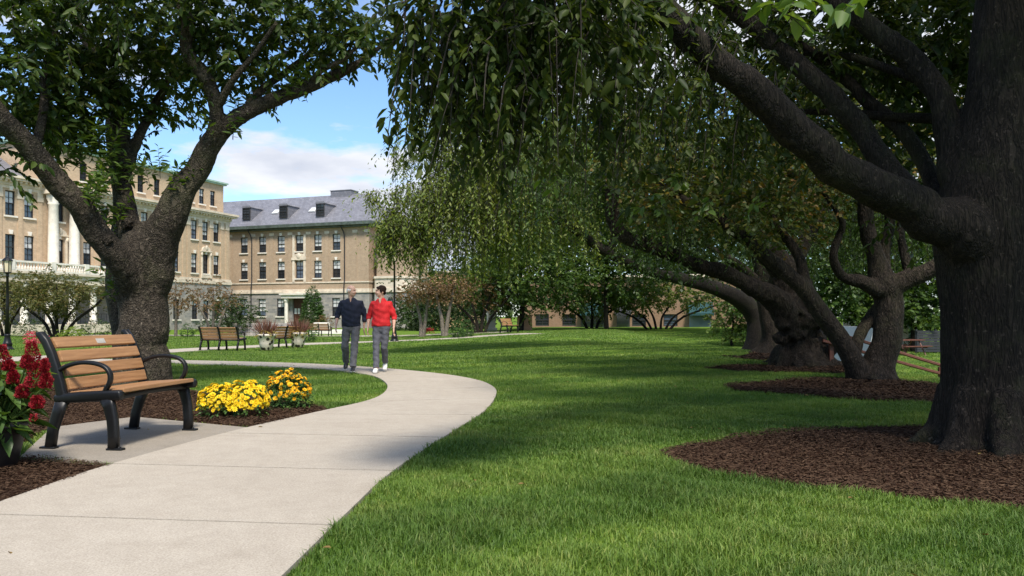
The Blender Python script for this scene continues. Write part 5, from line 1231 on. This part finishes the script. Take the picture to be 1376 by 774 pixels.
for p in ((43, 478, .065, .11), (49, 505, .095, .095), (18, 508, .05, .05), (30, 527, .055, .05), (50, 541, .06, .05), (2, 480, .07, .09), (62, 512, .05, .06), (12, 492, .05, .04), (36, 487, .05, .05), (-20, 490, .07, .08), (-14, 520, .06, .06), (60, 492, .035, .05), (45, 562, .03, .03, 5.58, 60)): plume(*p)

def mum(label, px, py, rx, ry, rz, nfl, petal, seed, fol, lobes):
    rng = np.random.default_rng(seed); g = G(px, py)
    t = thing('chrysanthemum', label, 'flowering plant', g); so = Soup(); sf = Soup()
    for (ox, oy, k) in lobes:
        A, o = blob((ox, oy, rz * .42 * k), (rx * .92 * k, ry * .92 * k, rz * .58 * k), fol, rng, .4); A[:, 2] = np.maximum(A[:, 2], .015)
        sprays(so, A, rng, 7, .09, .2, .045, .5, False, o, 1, 0)
        v = unit(rng.normal(size=(nfl, 3))); v[:, 2] = np.abs(v[:, 2]) * .95 - .2; v = unit(v)
        bump_ = 1 + .10 * np.sin(v[:, 0] * 9 + seed) * np.sin(v[:, 2] * 8)
        P = np.array([ox, oy, rz * .42 * k]) + v * np.array([rx * k, ry * k, rz * .6 * k]) * bump_[:, None]; P[:, 2] = np.maximum(P[:, 2], .02)
        N = unit(v + rng.normal(size=v.shape) * .35 + np.array([0, 0, .35])); e1 = unit(np.cross(N, [.3, .5, .2])); e2 = np.cross(N, e1)
        s = rng.uniform(.75, 1.2, nfl)
        for ring, (np_, ll, cup) in enumerate(((9, .030, .25), (7, .020, .8))):
            for q in range(np_):
                a = 2 * math.pi * q / np_ + ring * .4; U = e1 * math.cos(a) + e2 * math.sin(a) + N * cup
                V, F = leaves(P, U, N, ll * s, .017 * s); sf.add(V, F, 0)
        V, F = leaves(P + N * .008 - e1 * .007, e1, N, .014, .014); sf.add(V, F, 1)
    so.obj('foliage', [MT['leaf_cone']], t); sf.obj('blooms', [MT[petal], MT['bloom_core']], t)
mum('wide mound of lemon yellow chrysanthemums in mulch beside the bench pad', 312, 562, .25, .22, .40, 330, 'bloom_yellow', 5, 110, [(-.14, 0, .92), (.13, .05, 1.0)])
mum('round mound of golden orange chrysanthemums showing dark leaves, near the path', 387, 549, .265, .25, .46, 210, 'bloom_gold', 6, 420, [(0, 0, 1.0)])

# ------------------------------------------------------------------ lamps
def lamp(label, g, H, rz=.3):
    t = thing('street_lamp', label, 'lamp post', g, rz, 'black lamp posts'); bi = MT['black_iron']
    m = MB(); m.lathe([(.24, 0), (.24, .06), (.19, .10), (.17, .22), (.20, .25), (.15, .32), (.10, .60), (.12, .64), (.08, .68)], seg=16); m.build('base', bi, t, True)
    m = MB(); m.lathe([(.075, .64), (.058, 2.0), (.05, H - .92), (.075, H - .90), (.05, H - .86), (.06, H - .80), (.12, H - .76)], seg=14); m.build('pole', bi, t, True)
    ln = MB(); z0, z1 = H - .76, H - .26
    for k in range(6):
        a = math.pi * k / 3; ln.loft([(.13 * math.cos(a), .13 * math.sin(a), z0), (.175 * math.cos(a), .175 * math.sin(a), z1)], .012, .012, seg=6)
    ln.lathe([(.145, z0 - .01), (.15, z0 + .03)], seg=6); ln.lathe([(.21, z1), (.20, z1 + .03), (.12, z1 + .12), (.05, z1 + .17), (.03, z1 + .20), (.035, z1 + .23), (.008, z1 + .27)], seg=12)
    l = ln.build('lantern', bi, t)
    m = MB(); m.lathe([(.118, z0 + .031), (.158, z1 - .004)], seg=6); m.build('lamp_glass', MT['lamp_glass'], l)
lamp('black lamp post with glass lantern standing at the left edge', G(10, 470.5), 4.0)
lamp('black lamp post rising behind the woman into the weeping branches', G(530, 459), 5.2)

# ------------------------------------------------------------------ small court furniture
g = G(660, 444.5); t = thing('stone_pillar', 'pale square stone pillar under the rusty court tree', 'pillar', g, .2)
m = MB(); m.rbox((0, 0, .12), (.85, .85, .24), .03); m.build('base', MT['limestone'], t)
m = MB(); m.rbox((0, 0, 1.0), (.62, .62, 1.52), .03); m.rbox((0, 0, 1.85), (.8, .8, .18), .03); m.build('shaft', MT['limestone'], t)
g = G(705, 444); t = thing('wooden_box', 'orange brown wooden box on the court right of the tiny dark bench', 'box', g, .3)
m = MB(); m.rbox((0, 0, .55), (1.0, .7, 1.1), .03); m.build('body', MT['wood'], t)
m = MB(); m.rbox((0, 0, 1.14), (1.12, .82, .08), .02); m.build('lid', MT['wood'], t)
g = G(352, 451); t = thing('stone_wall', 'low rough grey stone wall between the far bench and left planter', 'wall', g, .05)
rng = np.random.default_rng(90); m = MB()
for r_ in range(4):
    x = -2.2 + rng.uniform(0, .2)
    while x < 2.2:
        w_ = rng.uniform(.28, .55); m.rbox((x + w_ / 2, rng.uniform(-.04, .04), .13 + r_ * .25), (w_ - .02, .5, .235), .03); x += w_
m.build('masonry', MT['ashlar'], t)
g = G(441, 449); t = thing('stone_block', 'white stone blocks at the path beside the man in navy', 'stone', g, -.1)
m = MB(); m.rbox((0, 0, .2), (3.2, .9, .4), .05); m.build('base', MT['white_stone'], t)
m = MB(); m.rbox((-.6, 0, .72), (1.3, .7, .62), .05); m.build('upper_block', MT['white_stone'], t)
shrub('flowering_shrub', 'far red flower clump behind the left reddish court tree', 577, 66, .45, .35, 'bloom_red', 60, 91, False, .12)
# handrail on the right slope
t0 = Vector((7.05, 17.2, float(tz(7.05, 17.2)))); t = thing('handrail', 'rust brown double handrail sloping down behind the twin trunk tree', 'railing', t0)
A = Vector((6.9, 17.2, .85)); B = Vector((10.6, 17.0, -.30))
for k, off in ((0, 0), (1, -.26)):
    m = MB(); m.loft([A - t0 + Vector((0, 0, off)), B - t0 + Vector((0, 0, off * .6))], .05, .035, (0, 1, 0), 8, 3); m.build('rail', MT['rust_rail'], t)
for f in (.06, .42, .72, .96):
    p = A.lerp(B, f); gz = float(tz(p.x, p.y)) - .1; m = MB(); m.box((p.x - t0.x, .07, (p.z - .02 + gz) / 2 - t0.z), (.09, .07, max(.1, p.z - .02 - gz))); m.build('post', MT['rust_rail'], t)
# white tent, shed, table and dark fence beyond the rail
def slab(m, P, th=.05):
    P = [Vector(p) for p in P]; n = (P[1] - P[0]).cross(P[2] - P[0]).normalized() * th; k = len(P)
    m.addvf(P + [p + n for p in P], [tuple(range(k - 1, -1, -1)), tuple(range(k, 2 * k))] + [(i, (i + 1) % k, k + (i + 1) % k, k + i) for i in range(k)])
g = GD(1168, 26); t = thing('white_tent', 'white sloping tent glimpsed between the stems of the twin trunk', 'tent', g)
m = MB(); slab(m, [(-.1, 0, 0), (.2, 0, 1.55), (.2, 3, 1.55), (-.1, 3, 0)]); slab(m, [(.21, 0, 1.55), (.5, 0, 0), (.5, 3, 0), (.21, 3, 1.55)]); m.build('tent_roof', MT['white_sheet'], t)
m = MB(); slab(m, [(-.06, .1, .02), (.46, .1, .02), (.2, .1, 1.48)], .02); m.build('tent_end', MT['white_sheet'], t)
g = GD(1212, 46); t = thing('garden_building', 'pale garden building with teal door post, beyond the rail by the nearest trunk', 'building', g, -.1)
m = MB(); wall_holes(m, -1.6, 1.2, -.3, 2.6, [(-1.3, .1, .8, 2.2)]); m.box((-.2, 3, 1.15), (2.8, 5.4, 2.9)); m.build('wall', MT['limestone'], t)
window(t, -.6, .8, 1.4, 1.4, 0, False, 0)
m = MB(); m.box((.65, -.03, 1.0), (.55, .05, 2.1)); m.build('door', MT['copper_pale'], t)
m = MB(); slab(m, [(-1.9, -.5, 2.6), (1.5, -.5, 2.6), (1.5, 6, 3.4), (-1.9, 6, 3.4)], .12); m.build('roof', MT['slate'], t)
g = GD(1217, 38); t = thing('picnic_table', 'small brown picnic table on the sunlit grass beyond the rail', 'table', g, .4)
m = MB(); m.rbox((0, 0, .74), (1.8, .75, .05), .01); m.build('tabletop', MT['rust_rail'], t)
for s_ in (-1, 1):
    m = MB(); m.rbox((0, s_ * .65, .45), (1.8, .26, .045), .01); m.build('seat', MT['rust_rail'], t)
    m = MB(); m.loft([(s_ * .65, -.6, 0), (s_ * .65, -.2, .72)], .04, .03, seg=6); m.loft([(s_ * .65, .6, 0), (s_ * .65, .2, .72)], .04, .03, seg=6); m.box((s_ * .65, 0, .40), (.05, 1.4, .08)); m.build('leg', MT['rust_rail'], t)
g = GD(1258, 40); t = thing('dark_fence', 'dark slatted screen fence left of the nearest trunk, beyond the rail', 'fence', g, 0)
m = MB()
for k in range(8): m.box((0, 0, .12 + k * .14), (2.0, .05, .12))
m.build('slat_panel', MT['dark_panel'], t)
for x in (-1.0, 0, 1.0): m = MB(); m.box((x, .07, .6), (.09, .08, 1.25)); m.build('post', MT['dark_panel'], t)

# a few fallen leaves on the lawn and path
rng = np.random.default_rng(123); so = Soup(); n = 90
y = np.sqrt(rng.uniform(3.2**2, 15**2, n)); x = rng.uniform(-.7, .72, n) * y
on = in_poly(x, y, path_poly); keep = ~on | (rng.uniform(size=n) < .18); x, y, on = x[keep], y[keep], on[keep]; n = len(x)
P = np.column_stack([x, y, tz(x, y) + np.where(on, .036, .05)]); az = rng.uniform(0, 6.28, n)
V, F = leaves(P, np.column_stack([np.cos(az), np.sin(az), rng.normal(size=n) * .12]), unit(np.array([0, 0, 1.]) + rng.normal(size=(n, 3)) * .25), rng.uniform(.03, .06, n), rng.uniform(.015, .028, n), True, .5); so.add(V, F)
tag(so.obj('fallen_leaves', [MT['leaf_fallen']]), 'scattered dry fallen leaves lying on the lawn and path', 'leaves', kind='stuff')

# ------------------------------------------------------------------ people
def voxel(mb, name, mat, size, smooth=3, parent=None, wrinkle=0):
    me = mb.mesh('tmp', mat); o = link('tmp', me)
    r = o.modifiers.new('r', 'REMESH'); r.mode = 'VOXEL'; r.voxel_size = size
    s_ = o.modifiers.new('s', 'SMOOTH'); s_.iterations = smooth; s_.factor = .5
    dg = bpy.context.evaluated_depsgraph_get(); dg.update()
    out = bpy.data.meshes.new_from_object(o.evaluated_get(dg)); out.name = name
    bpy.data.objects.remove(o, do_unlink=True)
    co = np.zeros(len(out.vertices) * 3, np.float32); out.vertices.foreach_get('co', co)
    if wrinkle:
        nr = np.zeros_like(co); out.vertices.foreach_get('normal', nr); c = co.reshape(-1, 3)
        d = wrinkle * (np.sin(c[:, 2] * 55 + c[:, 0] * 22 + np.sin(c[:, 1] * 30) * 1.5) * .5 + np.sin(c[:, 2] * 27 - c[:, 0] * 31 + 1.3) * .6 + np.sin(c[:, 0] * 60 + c[:, 2] * 12) * .3)
        out.vertices.foreach_set('co', (c + nr.reshape(-1, 3) * d[:, None]).ravel().astype(np.float32))
    out.polygons.foreach_set('use_smooth', np.ones(len(out.polygons), bool)); out.materials.clear(); out.materials.append(mat); out.update()
    return link(name, out, parent)
def hand(m, wrist, tip, side, thumbdir):
    w = Vector(wrist); d = (Vector(tip) - w).normalized(); s_ = Vector(side).normalized(); n = d.cross(s_)
    pc = w + d * .055
    m.loft([w - d * .02, w + d * .01, pc, w + d * .098], [.024, .030, .040, .036], [.019, .016, .017, .013], s_, 12)
    for k, (o, L) in enumerate(((-.030, .070), (-.010, .080), (.010, .075), (.029, .058))):
        b = w + d * .088 + s_ * o; p1 = b + d * L * .5 + n * .006; p2 = b + d * L * .85 + n * .022; p3 = b + d * L + n * .036
        m.loft([b - d * .01, b, p1, p2, p3], [.009, .0095, .009, .008, .0055], [.009, .0095, .009, .008, .0055], s_, 8)
    td = (d * .8 - s_ * .7 + n * .25).normalized(); b = w + d * .03 - s_ * .026
    m.loft([b, b + td * .03, b + td * .058 + d * .006, b + td * .075 + d * .014], [.012, .0115, .0095, .006], [.012, .0115, .0095, .006], s_, 8)
def build_person(label, g, rz, k, sp):
    """sp: pose and clothing; metres for a 1.76 m figure, k scales it; faces -y"""
    b = MB(); hd = Vector(sp['head']); R = Euler((math.radians(sp['tilt']), math.radians(sp.get('roll', 0)), math.radians(sp['yaw'])), 'XYZ').to_matrix()
    hp = lambda x, y, z: hd + R @ Vector((x, y, z))
    E = lambda c, r: b.ell(hp(*c), r, R)
    E((0, .015, .03), (.076, .096, .088)); E((0, -.02, -.03), (.064, .072, .085)); E((0, -.045, -.075), (.042, .042, .032)); E((0, -.094, -.018), (.013, .022, .024)); E((0, -.086, .012), (.010, .016, .03))
    E((-.030, -.070, -.032), (.024, .022, .022)); E((.030, -.070, -.032), (.024, .022, .022)); E((0, -.080, .035), (.045, .016, .010)); E((0, -.082, -.058), (.022, .012, .010))
    for q in (-1, 1): E((q * .077, .02, -.012), (.010, .020, .033))
    b.loft([(0, .03, 1.36), (0, .022, 1.46), tuple(hp(0, .018, -.07)), tuple(hp(0, .01, .0))], [.075, .060, .054, .05], [.065, .060, .056, .05], seg=14)
    tw = sp['tw']; b.loft([(0, 0, .86), (0, 0, .96), (0, 0, 1.08), (0, .01, 1.28), (0, .015, 1.42), (0, .02, 1.47)], [.13, .150 * tw, .135 * tw, .150, .115, .062], [.085, .100, .090, .095, .070, .055], seg=16)
    for sd, A in (('r', sp['arm_r']), ('l', sp['arm_l'])):
        s_, e, w, tp = [Vector(v) for v in A]
        b.loft([s_, s_.lerp(e, .4), e, e.lerp(w, .4), w], [.045, .043, .038, .037, .024], [.045, .043, .038, .037, .020], (0, 1, 0), 12); hand(b, w, tp, (0, 1, 0), 1)
    for A in (sp['leg_r'], sp['leg_l']):
        h, kn, an, to = [Vector(v) for v in A]
        b.loft([h, h.lerp(kn, .5), kn, kn.lerp(an, .35), an], [.078, .070, .052, .05, .035], [.08, .072, .054, .054, .038], (1, 0, 0), 12)
        b.loft([an + Vector((0, .03, .0)), an.lerp(to, .5), to], [.032, .036, .028], [.03, .026, .016], (1, 0, 0), 10)
    o = voxel(b, 'person', MT['skin'], .0065, 3); o.location = g; o.rotation_euler = (0, 0, rz); o.scale = (k, k, k); tag(o, label, 'person')
    for q in (-1, 1):
        e = MB(); e.ell(hp(q * .029, -.0845, .012), (.010, .006, .006), R, 10, 6); e.build('eye', MT['eye'], o, True)
    e = MB(); e.ell(hp(0, -.0925, -.052), (.020, .006, .006), R, 10, 6); e.build('lips', MT['lips'], o, True)
    h = MB()
    for c, r in sp['hair']: h.ell(hp(*c), r, R)
    for c, r in sp.get('hair_cut', []): pass
    voxel(h, 'hair', MT[sp['hair_mat']], .007, 2, o, .0025)
    # top
    t = MB(); tp_ = sp['top']
    t.loft([(0, 0, z) for z in tp_['z']], tp_['rx'], tp_['ry'], seg=20, pw=2.3)
    for A, sl in ((sp['arm_r'], tp_['sl'][0]), (sp['arm_l'], tp_['sl'][1])):
        s_, e, w, _ = [Vector(v) for v in A]; cf = e.lerp(w, sl)
        inn = s_.lerp(Vector((0, .015, s_.z + .02)), .5)
        t.loft([inn, s_ + Vector((0, 0, .008)), s_.lerp(e, .45), e, e.lerp(cf, .6), cf], [.060, .066, .064, .056, .054, .050], [.06, .070, .066, .058, .054, .050], (0, 1, 0), 14)
    voxel(t, tp_['name'], MT[tp_['mat']], .009, 3, o, .007)
    if 'collar' in sp:
        c = MB(); 
        for q in (-1, 1): c.loft([(0, .085, 1.475), (q * .055, .055, 1.485), (q * .07, .0, 1.475), (q * .045, -.052, 1.44), (q * .012, -.075, 1.39)], [.012] * 5, [.022, .024, .026, .024, .012], (0, 0, 1), 8)
        voxel(c, 'collar', MT[sp['collar']], .008, 2, o)
    if 'neckline' in sp:
        c = MB(); nw = sp['neckline']; c.prism([(-nw, 1.50), (nw, 1.50), (nw * .3, 1.40), (-nw * .2, 1.39)], -.116, -.04); voxel(c, 'neck_opening', MT['skin'], .006, 2, o)
    # trousers
    t = MB(); t.loft([(0, 0, 1.0), (0, 0, .94), (0, .005, .86), (0, .005, .80)], [.160 * tw, .168 * tw, .165 * tw, .12], [.112, .122, .122, .09], seg=18, pw=2.3)
    for A in (sp['leg_r'], sp['leg_l']):
        h, kn, an, to = [Vector(v) for v in A]; cf = kn.lerp(an, .97); lw_ = sp['legw']
        t.loft([h + Vector((0, 0, .02)), h.lerp(kn, .3), h.lerp(kn, .65), kn, kn.lerp(cf, .4), kn.lerp(cf, .8), cf], [.09, .090, .078, .068 * lw_, .066 * lw_, .060 * lw_, .062 * lw_], [.098, .096, .082, .070 * lw_, .070 * lw_, .064 * lw_, .066 * lw_], (1, 0, 0), 14)
    voxel(t, 'trousers', MT[sp['leg_mat']], .009, 3, o, .007)
    for A in (sp['leg_r'], sp['leg_l']):
        h, kn, an, to = [Vector(v) for v in A]; d = to - an; d.z = 0; d.normalize(); heel = an - d * .055; lift = an.z - .09
        s_ = MB(); hz = max(.035, .045 + lift); s_.loft([heel + Vector((0, 0, hz - an.z)), an + Vector((0, 0, hz + .012 - an.z)), an.lerp(to, .5) + Vector((0, 0, .006)), to, to + d * .035 - Vector((0, 0, .006))], [.034, .042, .046, .044, .022], [.036, .048, .038, .026, .014], (1, 0, 0), 12)
        sh = voxel(s_, 'shoe', MT[sp['shoe']], .007, 2, o)
        q = MB(); q.loft([heel + Vector((0, 0, hz - .036 - an.z)), an.lerp(to, .5) + Vector((0, 0, -.028)), to + Vector((0, 0, -.022)), to + d * .03 + Vector((0, 0, -.018))], [.036, .046, .044, .02], [.012, .011, .010, .008], (1, 0, 0), 10); q.build('sole', MT[sp['sole']], sh, True)
    return o
man = dict(head=(.012, -.02, 1.635), tilt=4, yaw=62, tw=1.12, legw=1.12, leg_mat='grey_cloth', shoe='shoe_black', sole='shoe_white', hair_mat='hair_white',
    arm_r=((-.180, .02, 1.385), (-.282, .03, 1.145), (-.285, -.13, .935), (-.282, -.185, .82)), arm_l=((.180, .02, 1.385), (.262, .09, 1.14), (.250, .06, .895), (.252, .055, .77)),
    leg_r=((-.095, 0, .90), (-.115, -.05, .51), (-.135, .24, .17), (-.140, .16, .055)), leg_l=((.095, 0, .90), (.085, -.15, .50), (.070, -.28, .095), (.085, -.425, .045)),
    hair=[((0, .075, -.005), (.062, .040, .060)), ((-.066, .035, .005), (.016, .045, .042)), ((.066, .035, .005), (.016, .045, .042)), ((-.070, -.01, .018), (.010, .02, .022)), ((.070, -.01, .018), (.010, .02, .022))],
    top=dict(name='sweater', mat='navy', z=[.905, .93, 1.02, 1.15, 1.30, 1.40, 1.455, 1.49], rx=[.170, .188, .192, .196, .198, .176, .125, .074], ry=[.120, .134, .140, .140, .136, .118, .090, .074], sl=(.35, .55)), collar='navy', neckline=.022)
wom = dict(head=(-.012, -.02, 1.635), tilt=2, yaw=-58, roll=3, tw=1.05, legw=1.0, leg_mat='grey_cloth2', shoe='shoe_white', sole='shoe_white', hair_mat='hair_dark',
    arm_r=((-.160, .02, 1.375), (-.262, .06, 1.14), (-.262, -.035, .905), (-.262, -.07, .785)), arm_l=((.160, .02, 1.375), (.255, .06, 1.13), (.262, -.02, .895), (.262, -.04, .775)),
    leg_r=((-.085, 0, .90), (-.075, -.12, .50), (-.055, -.19, .09), (-.055, -.335, .035)), leg_l=((.085, 0, .90), (.062, .00, .50), (.030, .26, .19), (.030, .19, .06)),
    hair=[((0, .03, .045), (.086, .098, .084)), ((0, .075, -.01), (.070, .042, .070)), ((-.070, .02, .02), (.018, .055, .05)), ((.070, .02, .02), (.018, .055, .05)), ((0, -.045, .078), (.060, .036, .026)), ((.04, -.055, .058), (.026, .022, .026)), ((0, .07, .05), (.07, .055, .06))],
    top=dict(name='blouse', mat='red_knit', z=[.93, .95, 1.03, 1.14, 1.28, 1.39, 1.455, 1.495], rx=[.178, .194, .190, .176, .178, .158, .105, .066], ry=[.125, .140, .138, .130, .140, .110, .086, .068], sl=(.30, .30)), neckline=.034)
g = G(470.5, 501.5); build_person('elderly bald man in navy sweater and grey trousers, walking and looking at the woman', g + Vector((0, .1, .03)), math.radians(4), .985, man)
g = G(511, 503); build_person('short haired woman in red blouse and grey trousers, walking and smiling at the man', g + Vector((0, .1, .03)), math.radians(-3), .975, wom)
